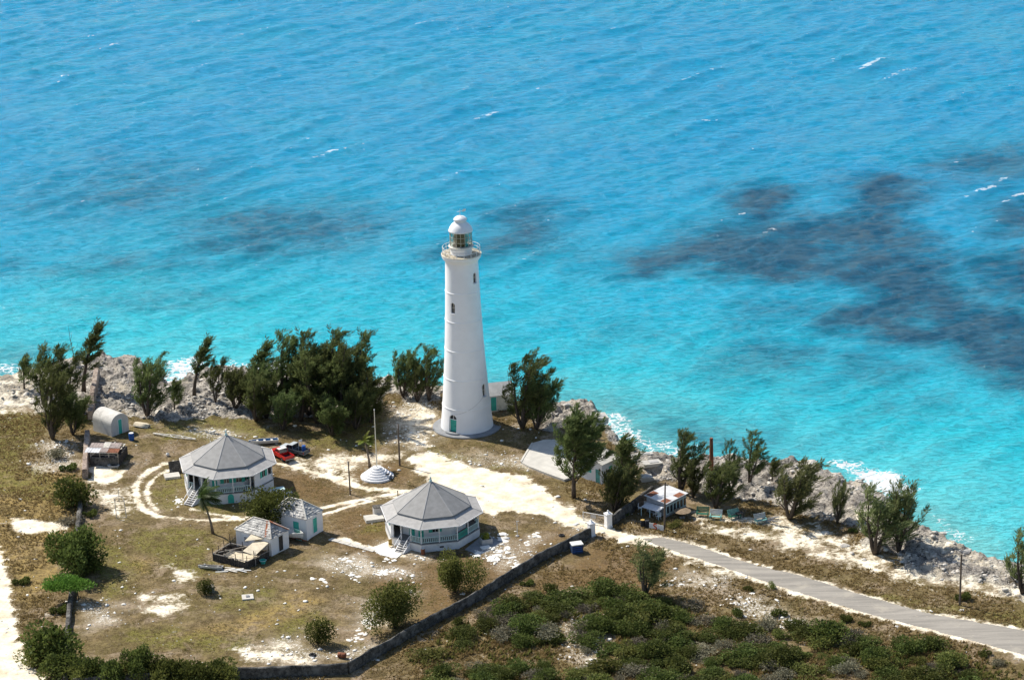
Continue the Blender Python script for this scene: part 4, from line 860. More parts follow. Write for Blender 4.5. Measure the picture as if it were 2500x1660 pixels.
# ================================================================== BARREL-VAULTED STORE
q = lambda x, y: (180 + x / 7.38, 980 + y / 7.38)
a0 = gs(*q(690, 655)); b0 = G(*q(955, 585)); ex = Vector((0.70, 0.71, 0)).normalized(); Wd = 3.3; ey = Vector((-ex.y, ex.x, 0))
Lb = 4.5; vr = empty('vaulted_store', a0); tag(vr, 'small barrel-vaulted weathered white store with a teal door', 'outbuilding')
hw = Wd / 2; sh = height_of(a0, q(0, 440)[1]) ; tot_h = height_of(gs(*q(830, 620)), q(0, 240)[1]); rise = max(0.8, tot_h - sh)
pr = [(0, -0.3), (0, sh)] + [(hw - hw * math.cos(math.pi * i / 16), sh + rise * math.sin(math.pi * i / 16)) for i in range(1, 16)] + [(Wd, sh), (Wd, -0.3)]
mb = MB(); k_ = len(pr)
mb.add([tuple(ex * x + Vector((0, 0, z))) for x, z in pr] + [tuple(ex * x + ey * Lb + Vector((0, 0, z))) for x, z in pr], [tuple(range(k_ - 1, -1, -1)), tuple(range(k_, 2 * k_))] + [(i, i + 1, k_ + i + 1, k_ + i) for i in range(k_ - 1)])
mb.build('vault', M['vault'], vr)
wdoor(vr, (0, 0, 0), ex, hw * 1.0, 0.1, 0.62, 2.25, 'teal')

# ================================================================== RUINED TIN SHACK
def shack():
    fl_ = gs(*q(320, 1150)); fr_ = gs(*q(810, 1165)); ex = fr_ - fl_; ex.z = 0; w = ex.length; ex.normalize(); ey = Vector((-ex.y, ex.x, 0)); dp_ = 4.6
    r = empty('ruined_shack', fl_); tag(r, 'ruined low shack of stone and rusty tin sheets below the vaulted store', 'shack')
    hh = 1.35
    for nm, a, b in (('front_wall', Vector((0, 0, 0)), ex * w), ('side_wall', ex * w, ex * w + ey * dp_), ('back_wall', ex * w + ey * dp_, ey * dp_), ('side_wall', ey * dp_, Vector((0, 0, 0)))):
        m_ = MB(); m_.bar(a + Vector((0, 0, hh / 2 - 0.15)), b + Vector((0, 0, hh / 2 - 0.15)), 0.25, hh + 0.2); m_.build(nm, M['wallstone'] if nm != 'side_wall' else M['wooddark'], r)
    for i in range(4):
        p = ex * (w * i / 3); MB().box(tuple(p + Vector((0, 0, 1.1))), (0.12, 0.12, 2.2)).build('post', M['wood'], r); MB().box(tuple(p + ey * dp_ * 0.55 + Vector((0, 0, 1.25))), (0.12, 0.12, 2.5)).build('post', M['wood'], r)
    MB().bar(Vector((0, 0, 2.05)) - ey * .1, ex * w + Vector((0, 0, 2.05)) - ey * .1, 0.1, 0.12).build('beam', M['woodw'], r)
    MB().bar(Vector((0, 0, 1.75)) - ey * .08, ex * w * .9 + Vector((0, 0, 1.72)) - ey * .08, 0.07, 0.08).build('beam', M['wood'], r)
    for i, (x0, x1, y0, y1, m_, dz) in enumerate(((-.2, .34, -.05, .22, 'asphaltroof', 0), (.33, .62, -.03, .23, 'tin', .04), (.60, 1.03, -.05, .2, 'rust', .03), (-.12, .40, .2, .46, 'tin', .05), (.36, .60, .2, .5, 'woodw', .08), (.57, 1.0, .19, .48, 'tin', .07))):
        pp = [ex * (w * x) + ey * (dp_ * y * 1.2) + Vector((0, 0, 2.16 + dz + y * 0.7 + random.uniform(-.02, .02))) for x, y in ((x0, y0), (x1, y0), (x1, y1), (x0, y1))]
        # sheets with shallow corrugation
        A, B, C, D = pp; mb = MB(); n = 10
        for j in range(n):
            o_ = Vector((0, 0, 0.035 if j % 2 else 0)); mb.slab([A.lerp(B, j / n) + o_, A.lerp(B, (j + 1) / n) + o_, D.lerp(C, (j + 1) / n) + o_, D.lerp(C, j / n) + o_], 0.02)
        mb.build('roof_sheet', M[m_], r)
    for (x, y, x2, y2, z) in ((0.05, .62, 0.75, .66, 2.0), (.1, .95, .95, .95, 1.6), (.5, .6, .62, .95, 1.9), (.8, .55, .82, .98, 1.7), (.93, .55, .97, .98, 1.6)):
        MB().bar(ex * (w * x) + ey * (dp_ * y) + Vector((0, 0, z)), ex * (w * x2) + ey * (dp_ * y2) + Vector((0, 0, z + .1)), 0.12, 0.1).build('rafter', M['woodw'], r)
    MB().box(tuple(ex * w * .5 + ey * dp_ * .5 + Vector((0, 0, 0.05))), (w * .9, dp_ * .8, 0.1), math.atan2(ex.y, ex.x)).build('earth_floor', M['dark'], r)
    return r
shack()
# ================================================================== OTHER BUILDINGS
# cottage behind the big casuarina
q7 = lambda x, y: (1260 + x / 3.73, 920 + y / 3.73)
c = gs(*q7(785, 975)); hh = height_of(c, q7(0, 800)[1]); eR = G(*q7(935, 905)) - G(*q7(785, 975)); lR = eR.length; eR.normalize(); eL = Vector((-eR.y, eR.x, 0))
ct = empty('cottage', c); tag(ct, 'plain white cottage with low pale roof, half hidden by a casuarina above the slab', 'house')
lL = 5.2; MB().prism([(0, 0), tuple((eR * lR)[:2]), tuple((eR * lR + eL * lL)[:2]), tuple((eL * lL)[:2])], -0.4, hh).build('wall', M['white'], ct)
O = Vector((0, 0, hh)) - eR * .15 - eL * .15; A = O; B = O + eR * (lR + .3); Cc = B + eL * (lL + .3); D = O + eL * (lL + .3); rg1 = A.lerp(D, .5) + Vector((0, 0, .75)); rg2 = B.lerp(Cc, .5) + Vector((0, 0, .75))
rf = MB().slab([A, B, rg2, rg1], 0.06).slab([rg1, rg2, Cc, D], 0.06).build('roof', M['slab'], ct); MB().add([A, D, rg1, B, Cc, rg2], [(0, 2, 1), (3, 4, 5)]).build('gable', M['white'], ct)
MB().bar(rg1 + Vector((0, 0, .04)), rg2 + Vector((0, 0, .04)), 0.2, 0.05).build('ridge_cap', M['pad'], rf)
wdoor(ct, (0, 0, 0), eR, lR * .5, 1.35, 0.75, 0.95, 'teal', 'window'); wdoor(ct, eL * lL, -eL, lL * .55, 1.3, 0.75, 0.95, 'teal', 'window'); wdoor(ct, eL * lL, -eL, lL * .85, 0.1, 0.8, 2.0, 'tealw')
# oil store behind the tower
c = gs(1199, 1016); bt = empty('oil_store', c); tag(bt, 'small white store with a teal door and grey roof tucked behind the tower', 'outbuilding')
ex = Vector((0.98, 0.2, 0)).normalized(); ey = Vector((-ex.y, ex.x, 0)); w = 4.6; d = 3.6; hh = 2.6
MB().prism([tuple((-ex * 1.0)[:2]), tuple((ex * (w - 1))[:2]), tuple((ex * (w - 1) + ey * d)[:2]), tuple((-ex + ey * d)[:2])], -0.3, hh).build('wall', M['cream'], bt)
A = -ex * 1.15 - ey * .15 + Vector((0, 0, hh)); B = ex * (w - .85) - ey * .15 + Vector((0, 0, hh)); g1 = A + ey * (d / 2 + .15) + Vector((0, 0, 1.5)); g2 = B + ey * (d / 2 + .15) + Vector((0, 0, 1.5)); Cc = B + ey * (d + .3); D = A + ey * (d + .3)
MB().slab([A, B, g2, g1], .07).slab([g1, g2, Cc, D], .07).build('roof', M['conc'], bt); MB().add([A, D, g1, B, Cc, g2], [(0, 2, 1), (3, 4, 5)]).build('gable', M['cream'], bt)
wdoor(bt, (0, 0, 0), ex, 0.45, 0.25, 0.8, 2.1, 'teal')
# beach bar
q8 = lambda x, y: (1550 + x / 3.15, 1020 + y / 3.15)
c = gs(1626, 1264); hh = height_of(c, 1228); eR = G(1675, 1239) - G(1626, 1264); lR = eR.length; eR.normalize(); eL = Vector((-eR.y, eR.x, 0)); lL = 3.4
br = empty('beach_bar', c); tag(br, 'grey flat-roofed shack with rust patches on its pale roof, beside the pole', 'shack')
MB().prism([(0, 0), tuple((eR * lR)[:2]), tuple((eR * lR + eL * lL)[:2]), tuple((eL * lL)[:2])], -0.3, hh).build('wall', M['greywall'], br)
Z = Vector((0, 0, hh)); A = -eR * .2 - eL * .25 + Z; B = eR * (lR + .2) - eL * .25 + Z; Cc = B + eL * (lL + .5) + Vector((0, 0, .35)); D = A + eL * (lL + .5) + Vector((0, 0, .35))
rf = MB().slab([A, B, Cc, D], .1).build('roof', M['asphaltroof'], br)
for (x0, x1, y0, y1) in ((.02, .28, .04, .3), (.55, .86, .02, .26), (.05, .4, .74, .98)):
    f = lambda x, y: A.lerp(B, x).lerp(D.lerp(Cc, x), y) + Vector((0, 0, .03)); MB().slab([f(x0, y0), f(x1, y0), f(x1, y1), f(x0, y1)], .02).build('rust_sheet', M['rust'], rf)
T = wallframe((0, 0, 0), eR)
for i in range(6):
    s_ = lR * (i + .5) / 6; w_ = MB().box((s_, -.02, 1.0), (lR / 6 * .62, .05, 0.95), M=T).build('window', M['glass'], br)
    MB().box((s_ - lR / 12 * .85, -.05, 1.0), (.09, .05, 1.2), M=T).build('frame', M['palet'], w_)
MB().box((lR / 2, -.05, 1.68), (lR, .05, .1), M=T).build('lintel', M['palet'], br); MB().box((lR / 2, -.05, .42), (lR, .05, .08), M=T).build('sill', M['palet'], br)
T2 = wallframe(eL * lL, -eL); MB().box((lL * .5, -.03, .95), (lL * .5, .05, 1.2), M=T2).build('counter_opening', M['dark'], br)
MB().slab([eL * .2 - eR * .1 + Vector((0, 0, 1.55)), eL * (lL - .2) - eR * .1 + Vector((0, 0, 1.55)), eL * (lL - .2) - eR * 1.5 + Vector((0, 0, 1.3)), eL * .2 - eR * 1.5 + Vector((0, 0, 1.3))], .05).build('awning', M['asphaltroof'], br)
for i in range(3):
    p = eL * (.2 + (lL - .4) * i / 2) - eR * 1.45; MB().box(tuple(p + Vector((0, 0, .6))), (.09, .09, 1.35)).build('awning_post', M['palet'], br)
# concrete catchment slab
sl = empty('catchment_slab', (0, 0, 0)); pts = [G(*q7(x, y)) for x, y in ((45, 795), (75, 740), (150, 622), (250, 592), (380, 588), (500, 640), (640, 760), (600, 905), (440, 955), (300, 905), (120, 835))]
cz_ = gs(1330, 1120); sl.location = cz_; tag(sl, 'broad pale concrete catchment slab beside the lighthouse, partly in its shadow', 'slab')
MB().prism([(p.x - cz_.x, p.y - cz_.y) for p in pts], -0.4, 0.32).build('slab_top', M['slab'], sl)
kb = MB(); loop = [Vector((p.x - cz_.x, p.y - cz_.y, 0.33)) for p in pts]
for i in (0, 1): kb.bar(loop[i], loop[i + 1], 0.28, 0.12)
kb.build('kerb', M['slab'], sl)

# ================================================================== BOUNDARY WALLS, GATE
def stone_wall(name, label, pts, hgt, th, m, seed=0, cap=None, jag=0.06):
    pts = [Vector((p[0], p[1], 0)) for p in pts]; rr = random.Random(seed); P_ = []
    for a, b in zip(pts, pts[1:]):
        n = max(1, int((b - a).length / 0.8)); P_ += [a.lerp(b, i / n) for i in range(n)]
    P_.append(pts[-1]); xs = np.array([p.x for p in P_]); ys = np.array([p.y for p in P_]); zs_ = terrain(xs, ys); o = Vector((P_[0].x, P_[0].y, float(zs_[0])))
    mb = MB(); n = len(P_)
    for i, p in enumerate(P_):
        d = (P_[min(i + 1, n - 1)] - P_[max(i - 1, 0)]).normalized(); s = Vector((-d.y, d.x, 0)); z0 = float(zs_[i]); zt = z0 + hgt + rr.uniform(-jag, jag)
        for off, z in ((-th / 2 - .06, z0 - .5), (-th / 2 + rr.uniform(-.04, .04), zt - .1), (-th / 2 + .1, zt), (th / 2 - .1, zt + rr.uniform(-.03, .03)), (th / 2 + rr.uniform(-.04, .04), zt - .1), (th / 2 + .06, z0 - .5)):
            mb.v.append(tuple(p + s * off + Vector((0, 0, z)) - o))
    for i in range(n - 1):
        for k in range(5): mb.f.append((i * 6 + k, (i + 1) * 6 + k, (i + 1) * 6 + k + 1, i * 6 + k + 1))
    mb.f += [(5, 4, 3, 2, 1, 0), tuple((n - 1) * 6 + k for k in range(6))]
    ob = mb.build(name, m, None, o); tag(ob, label, 'wall'); return ob
WH = 1.45
rw_ = [G(x, y, WH) for x, y in ((1441, 1288), (1366, 1324), (1298, 1362), (1230, 1405), (1163, 1446), (1108, 1476), (1027, 1519), (961, 1554), (904, 1584), (850, 1617))]
stone_wall('boundary_wall', 'long dark stone boundary wall running down from the gate post', rw_, WH, 0.36, M['wallstone'], 1)
stone_wall('boundary_wall', 'low mottled boundary wall along the bottom edge of the yard', [G(848, 1618, WH), G(747, 1622, WH), G(649, 1628, WH), G(540, 1632, WH), G(330, 1642, WH), G(175, 1652, WH)], WH, 0.36, M['wallstone'], 2)
stone_wall('boundary_wall', 'weathered pinkish stone wall running inland from the left shore', [G(237, 905, WH), G(228, 950, WH), G(220, 1004, WH)], WH, 0.8, M['wallwarm'], 3)
stone_wall('boundary_wall', 'short pinkish stone wall beside the ruined tin shack', [G(213, 1050, WH), G(210, 1090, WH), G(206, 1146, WH)], WH, 0.75, M['wallwarm'], 4)
stone_wall('boundary_wall', 'dark stone wall half buried in bushes on the left side of the yard', [G(196, 1210, WH), G(185, 1300, WH), G(176, 1400, WH), G(168, 1470, WH), G(162, 1540, WH), G(158, 1640, WH)], 0.85, 0.6, M['wallstone'], 5, jag=.18)
stone_wall('boundary_wall', 'grey stone wall running seaward from the rear gate post past the shack', [gs(1494, 1285), gs(1540, 1250), gs(1592, 1210)], 1.5, 0.45, M['wallstone'], 6)
def gatepost(px, py, top, label):
    b = gs(px, py); h_ = height_of(b, top) - .45; g = empty('gate_post', b); g.rotation_euler.z = R(28); tag(g, label, 'gate post', 'white gate posts')
    MB().box((0, 0, h_ / 2 - .15), (.8, .8, h_ + .3)).build('shaft', M['white'], g); MB().box((0, 0, h_ + .05), (.95, .95, .13)).build('cap', M['white'], g)
    MB().add([(-.45, -.45, h_ + .11), (.45, -.45, h_ + .11), (.45, .45, h_ + .11), (-.45, .45, h_ + .11), (0, 0, h_ + .4)], [(0, 1, 4), (1, 2, 4), (2, 3, 4), (3, 0, 4)]).build('pyramid', M['white'], g)
    MB().lathe([(.02, 0), (.1, .05), (.13, .13), (.1, .2), (.02, .25)], 10, (0, 0, h_ + .36)).build('ball', M['white'], g, sm=True)
    MB().box((0, 0, .08), (.9, .9, .3)).build('base', M['plinth'], g)
    return b
p1_ = gatepost(1444, 1309, 1270, 'white square gate post at the end of the boundary wall'); p2_ = gatepost(1485, 1288, 1247, 'white square gate post across the drive, nearer the sea')
ga = gs(1478, 1286); gb = gs(1424, 1275); gt = empty('gate', ga); tag(gt, 'open wire-mesh gate swung back beside the sandy drive', 'gate'); dv = gb - ga; dv.z = 0; hh = 1.55
MB().tube((0, 0, .15), (0, 0, hh), .05).tube(dv + Vector((0, 0, .15)), dv + Vector((0, 0, hh)), .05).tube((0, 0, hh), dv + Vector((0, 0, hh - .1)), .045).tube((0, 0, .2), dv + Vector((0, 0, .2)), .045).build('frame', M['metalw'], gt)
ms = MB()
for i in range(1, 22): ms.tube(dv * (i / 22) + Vector((0, 0, .2)), dv * (i / 22) + Vector((0, 0, hh - .1 * i / 22)), .012, n=4)
for i in range(1, 6): ms.tube(Vector((0, 0, .2 + i * .22)), dv + Vector((0, 0, .2 + i * .21)), .010, n=4)
ms.build('mesh_infill', M['conc'], gt); dn = dv.normalized(); MB().bar(dv * .42 + Vector((0, 0, 1.1)), dv * .66 + Vector((0, 0, 1.08)), .03, .55).build('notice', M['conc'], gt)

# ================================================================== FLAGPOLE, POLES
fb = gs(921, 1164); fb.z = 0; fp_ = empty('flagpole', fb); tag(fp_, 'tall white flagpole on a stepped round white plinth in the yard', 'flagpole')
nst = 6
for i in range(nst):
    r_ = 2.40 - i * .335; MB().lathe([(r_, i * .26 - (.3 if i == 0 else 0)), (r_, i * .26 + .21), (r_ - .06, i * .26 + .26)], 40).build('step', M['white'], fp_)
MB().tube((0, 0, nst * .26), (0, 0, 10.3), .09, .045, 8).build('pole', M['cream'], fp_); MB().lathe([(.02, 10.28), (.09, 10.34), (.09, 10.42), (.02, 10.48)], 8).build('truck', M['white'], fp_)
for (x, y, z) in ((1.55, -1.0, .8), (2.0, -.75, .35), (1.95, -1.3, .2)): MB().box((x, y, z), (.5, .35, .12), .4).build('dark_patch', M['dark'], fp_)  # flat near-black blocks on the right front of the plinth steps
def pole(name, label, px, py, top, r1=.16, arm=None, m='pole', cat='pole', tilt=0):
    b = gs(px, py); h_ = height_of(b, top); g = empty(name, b); tag(g, label, cat); MB().tube((0, 0, -.4), (tilt * h_, 0, h_), r1, r1 * .7, 8).build('shaft', M[m], g)
    if arm == 'lamp':
        MB().tube((0, 0, h_ * .93), (.7, -.5, h_ * .96), .03).build('arm', M['metalw'], g); MB().box((.75, -.53, h_ * .95), (.45, .2, .14), -.6).build('lamp_head', M['conc'], g)
    elif arm == 'ins':
        for z in (h_ * .92, h_ * .97): MB().tube((-.14, -.1, z), (-.14, -.1, z + .18), .05, .04, 6).build('insulator', M['white'], g)
    elif arm == 'cross':
        MB().bar((-.55, .3, h_ - .35), (.55, -.3, h_ - .35), .1, .12).build('crossarm', M['pole'], g)
    return b, h_
pole('utility_pole', 'dark wooden utility pole near the flagpole, toward the tower', 976, 1136, 1036, .15, 'ins')
pole('utility_pole', 'short dark utility pole beside the sandy track left of the flagpole', 855, 1204, 1126, .12, 'ins', tilt=-.01)
pole('utility_pole', 'tall wooden utility pole standing by the grey shack', 1622, 1295, 1177, .14, 'cross', tilt=.025)
pole('utility_pole', 'lone wooden utility pole on the verge at the right', 2343, 1479, 1353, .15, None, tilt=.005)
pole('post', 'thin dark post standing on the rocky point at far left', 244, 885, 845, .09, None)
b, h_ = pole('chimney_pipe', 'rust-red iron pipe standing up behind the shore trees', 1737, 1165, 1069, .34, None, 'rust', 'pipe')
b = gs(1263, 1308); g = empty('stand_pipe', b); tag(g, 'thin white stand post with a small foot on the lawn', 'post'); h_ = height_of(b, 1272); MB().tube((0, 0, 0), (0, 0, h_), .05, n=6).build('shaft', M['metalw'], g); MB().tube((-.1, 0, h_), (.3, 0, h_), .035, n=6).build('arm', M['metalw'], g); MB().lathe([(.28, -.1), (.24, .12), (.1, .18)], 10).build('foot', M['conc'], g)
b = gs(971.5, 1212); g = empty('marker_post', b); tag(g, 'short dark marker post on the sand behind the near house', 'post'); MB().box((0, 0, .35), (.12, .12, .9)).build('shaft', M['pole'], g); MB().box((0, 0, .84), (.15, .15, .07)).build('cap', M['pole'], g)

# clothes-drying frame left of the track
la, lb_ = gs(285, 1264), gs(309, 1263); g = empty('drying_frame', la); tag(g, 'pale timber drying frame with crossbars and a short mast, left of the looped track', 'frame'); d = lb_ - la; d.z = 0; hL = height_of(la, 1217)
MB().tube((0, 0, 0), (-.12, 0, hL), .055, n=6).build('post', M['woodw'], g); MB().tube(d, d + Vector((-.2, 0, hL)), .055, n=6).build('post', M['woodw'], g)
tA, tB = Vector((-.12, 0, hL)), d + Vector((-.2, 0, hL)); tm = (tA + tB) / 2 + Vector((0, 0, .45))
MB().tube(tA, tm, .045, n=6).tube(tm, tB, .045, n=6).build('top_rail', M['woodw'], g); MB().tube((tA * .85 + Vector((0, 0, .0))), d * 1 + (tB - d) * .85, .035, n=6).build('crossbar', M['wood'], g); MB().tube(tA * .42, d + (tB - d) * .42, .035, n=6).build('crossbar', M['wood'], g); MB().tube((0, 0, .08), d + Vector((0, 0, .08)), .035, n=6).build('crossbar', M['woodw'], g)
MB().tube(tm - Vector((0, 0, 1.0)), tm + Vector((0, 0, .95)), .045, n=6).build('mast', M['woodw'], g)

# ================================================================== VEHICLES AND BOATS
def wheel(root, x, y, r=.34, w=.22):
    t = MB().lathe([(r * .62, -w / 2), (r * .93, -w / 2), (r, -w / 2 + .04), (r, w / 2 - .04), (r * .93, w / 2), (r * .62, w / 2)], 18)
    t.v = [(a, c_, b_) for a, b_, c_ in t.v]; o = t.build('wheel', M['rubber'], root, (x, y, r)); rm = MB().lathe([(.03, -w / 2 - .005), (r * .5, -w / 2 + .01), (r * .64, -w / 2 + .03), (r * .64, w / 2 - .03), (r * .5, w / 2 - .01), (.03, w / 2 + .005)], 14); rm.v = [(a, c_, b_) for a, b_, c_ in rm.v]; rm.build('rim', M['rim'], o)
def pickup(label, loc, rz, body, hood, L=4.7, Wd=1.72, name='pickup_truck', roofm=None):
    g = empty(name, loc, rz); tag(g, label, 'pickup truck'); hw = Wd / 2            # +x is the front
    def extr(prof, y0, y1, m, nm, par=g):
        k = len(prof); mb = MB().add([(x, y0, z) for x, z in prof] + [(x, y1, z) for x, z in prof], [tuple(range(k - 1, -1, -1)) if False else tuple(range(k)), tuple(range(2 * k - 1, k - 1, -1))] + [(i, k + i, k + (i + 1) % k, (i + 1) % k) for i in range(k)]); return mb.build(nm, m, par)
    f = L / 2
    extr([(-f, .45), (-f, .95), (-.35, .95), (-.35, .45)], -hw, -hw + .07, body, 'bed_side'); extr([(-f, .45), (-f, .95), (-.35, .95), (-.35, .45)], hw - .07, hw, body, 'bed_side')
    MB().box((-f + .04, 0, .72), (.07, Wd - .16, .46)).build('tailgate', body, g); MB().box((-f / 2 - .18, 0, .5), (f - .3, Wd - .15, .08)).build('bed_floor', M['dark'], g)
    extr([(-.40, .42), (-.40, 1.0), (1.05, 1.0), (2.1, .93), (f - .08, .86), (f, .6), (f - .03, .42)], -hw, hw, body, 'body')
    extr([(1.02, 1.003), (2.1, .935), (f - .10, .87), (f - .10, .90), (2.08, .985), (1.0, 1.05)], -hw + .08, hw - .08, hood, 'hood')
    extr([(-.38, .99), (-.28, 1.50), (-.20, 1.53), (.45, 1.53), (.55, 1.50), (1.12, 1.01)], -hw + .12, hw - .12, M['glass'], 'cab_glass')
    MB().box((.12, 0, 1.55), (.78, Wd - .26, .05)).build('cab_roof', roofm or hood, g)
    pl = MB()
    for s in (-1, 1):
        y = s * (hw - .115); pl.bar((-.36, y, 1.0), (-.26, y, 1.54), .06, .08); pl.bar((.5, y, 1.54), (1.1, y, 1.02), .06, .07); pl.bar((.22, y, 1.0), (.22, y, 1.54), .06, .06)
    pl.build('cab_pillars', body, g)
    MB().box((f + .03, 0, .5), (.1, Wd - .06, .16)).build('front_bumper', M['rim'], g); MB().box((-f - .04, 0, .47), (.1, Wd - .06, .14)).build('rear_bumper', M['rim'], g)
    for s in (-1, 1):
        MB().box((f - .01, s * (hw - .25), .70), (.08, .32, .14)).build('headlight', M['lamp'], g); MB().box((-f - .005, s * (hw - .05), .75), (.06, .1, .32)).build('tail_light', M['redlamp'], g); MB().box((.95, s * (hw + .08), 1.08), (.1, .18, .13)).build('mirror', body, g)
        wheel(g, f - .85, s * (hw - .1)); wheel(g, -f + .95, s * (hw - .1))
    return g
q6 = lambda x, y: (580 + x / 10.74, 1040 + y / 10.74)
vf = G(*q6(1650, 750)) - G(*q6(1235, 655)); pk_loc = gs(*q6(1480, 690)); pk_rz = math.atan2(-vf.y, -vf.x)
pk = pickup('charcoal pickup truck with a pale hood parked in casuarina shade', pk_loc, pk_rz, M['truck'], M['silver'])
rd_loc = gs(690, 1117); pickup('bright red pickup partly hidden behind the farther house roof', rd_loc, math.atan2(3.3, -2.3), M['red'], M['red'], 4.2, 1.6, roofm=M['boatw'])
def barrel(label, loc, m, top, r=.29, h_=.88, name='barrel', cat='barrel'):
    g = empty(name, loc); tag(g, label, cat); MB().lathe([(r * .94, 0), (r, .05), (r, h_ * .32), (r * 1.04, h_ * .34), (r, h_ * .37), (r, h_ * .64), (r * 1.04, h_ * .66), (r, h_ * .69), (r, h_ - .05), (r * .95, h_)], 18).build('drum', m, g, sm=True); MB().lathe([(r * .9, h_ - .01), (r * .9, h_ + .025), (r * .2, h_ + .03)], 18).build('lid', top, g); return g
bp = Vector((pk_loc.x, pk_loc.y, pk_loc.z + .55)) + Vector((math.cos(pk_rz), math.sin(pk_rz), 0)) * -1.6 + Vector((-math.sin(pk_rz), math.cos(pk_rz), 0)) * -.35
barrel('blue plastic barrel riding in the bed of the charcoal pickup', bp, M['blue'], M['blue'])
jk = empty('scrap_frame', bp + Vector((math.cos(pk_rz), math.sin(pk_rz), 0)) * 1.0 + Vector((0, 0, -.02))); tag(jk, 'white metal scrap frame standing in the pickup bed', 'scrap'); MB().tube((0, 0, 0), (.1, .3, 1.4), .03).tube((.5, .1, 0), (.55, .35, 1.5), .03).tube((.1, .3, 1.4), (.55, .35, 1.5), .03).build('tubes', M['metalw'], jk); MB().box((.3, .3, 1.3), (.42, .05, .25)).build('plate', M['boatw'], jk)
def boat(name, label, loc, rz, L, Wd, D, hull, inner, parent=None, tilt=0, thw=2):
    g = empty(name, loc, rz); g.rotation_euler.x = tilt; tag(g, label, 'boat'); n = 14
    def sect(t, k):
        w = Wd / 2 * (0.86 + .14 * min(1, t * 3)) * (1 - max(0, (t - .5) / .5) ** 2.4) * k + .012; sheer = D * (.86 + .22 * t * t); kz = .02 + .16 * max(0, t - .65) * D * 2.5
        x = L * (t - .5) + .12 * (t > .97); b_ = .03 if k > .99 else .09
        return [(x, -w, sheer), (x, -w * .93, kz + b_ + D * .5), (x, -w * .62, kz + b_), (x, 0, kz + b_ - .05), (x, w * .62, kz + b_), (x, w * .93, kz + b_ + D * .5), (x, w, sheer)]
    for nm, k, m_ in (('hull', 1.0, hull), ('inner_hull', .92, inner)):
        mb = MB()
        for i in range(n + 1): mb.v += sect(i / n * (1 if k == 1 else .965) + (0 if k == 1 else .012), k)
        for i in range(n):
            for j in range(6): mb.f.append((i * 7 + j, i * 7 + j + 1, (i + 1) * 7 + j + 1, (i + 1) * 7 + j))
        mb.f.append(tuple(range(6, -1, -1))); mb.build(nm, m_, g, sm=False)
    gw = MB()
    for s in (0, 6):
        pts = [Vector(sect(i / n, 1.0)[s]) for i in range(n + 1)]
        for a, b_ in zip(pts, pts[1:]): gw.bar(a, b_, .07, .05)
    a, b_ = Vector(sect(0, 1.)[0]), Vector(sect(0, 1.)[6]); gw.bar(a, b_, .06, .06); gw.build('gunwale', M['boatw'], g)
    for i in range(thw):
        t = .22 + .5 * i / max(1, thw - 1); s = sect(t, .9); MB().box((s[0][0], 0, s[0][2] - .14), (.30, (s[6][1] - s[0][1]) * .98, .05)).build('thwart', M['boatw'], g)
    return g
va = G(*q6(1000, 420)) - G(*q6(370, 470)); boat('rowing_boat', 'white rowing boat with blue inside lying behind the farther house', gs(*q6(690, 455)) + Vector((0, 0, .1)), math.atan2(-va.y, -va.x), 4.3, 1.5, .62, M['boatw'], M['boatb'], tilt=.12, thw=3)
bo = gs(712, 1318); brz = math.atan2(-v1.y, -v1.x)
boat('motor_boat', 'white motor boat on a trailer between the two outbuildings', bo + Vector((0, 0, .62)) + v1 * .4, brz, 4.6, 1.8, .8, M['boatw'], M['boatw'], thw=2)
tr = empty('boat_trailer', bo + v1 * .4, brz); tag(tr, 'low dark boat trailer under the white motor boat', 'trailer')
MB().bar((-2.0, 0, .5), (3.0, 0, .45), .1, .12).build('drawbar', M['rust'], tr); MB().bar((-.6, -.8, .45), (-.6, .8, .45), .1, .1).bar((1.0, -.5, .52), (1.0, .5, .52), .08, .14).build('axle', M['rust'], tr)
for s in (-1, 1): wheel(tr, -.6, s * .85, .28, .18)
q2 = lambda x, y: (400 + x / 3.92, 1020 + y / 3.92)
wb = gs(*q2(450, 1450)); boat('wrecked_boat', 'broken white dinghy lying low beside the burnt pen', wb + Vector((0, 0, -.02)), R(172), 3.2, 1.25, .38, M['boatw'], M['wooddark'], tilt=.25, thw=2)
tp = empty('timber_pile', gs(*q2(620, 1455))); tag(tp, 'loose pile of whitish old boards beside the wrecked dinghy', 'timber')
for i in range(11): MB().box((random.uniform(-1.4, 2.4), random.uniform(-1.0, .5), .08 + .035 * (i % 4)), (random.uniform(1.2, 2.8), .18, .05), random.uniform(-.7, .2)).build('board', M['woodw'] if i % 3 else M['boatw'], tp)
qd = lambda x, y: (180 + x / 7.38, 980 + y / 7.38)
ud = gs(*qd(1250, 470)); u_ = boat('upturned_boat', 'cream upturned dinghy on the grass below the shore trees', ud + Vector((0, 0, .62)), R(-25), 2.5, 1.6, .6, M['canvas'], M['dark'], tilt=math.pi * .93, thw=0)
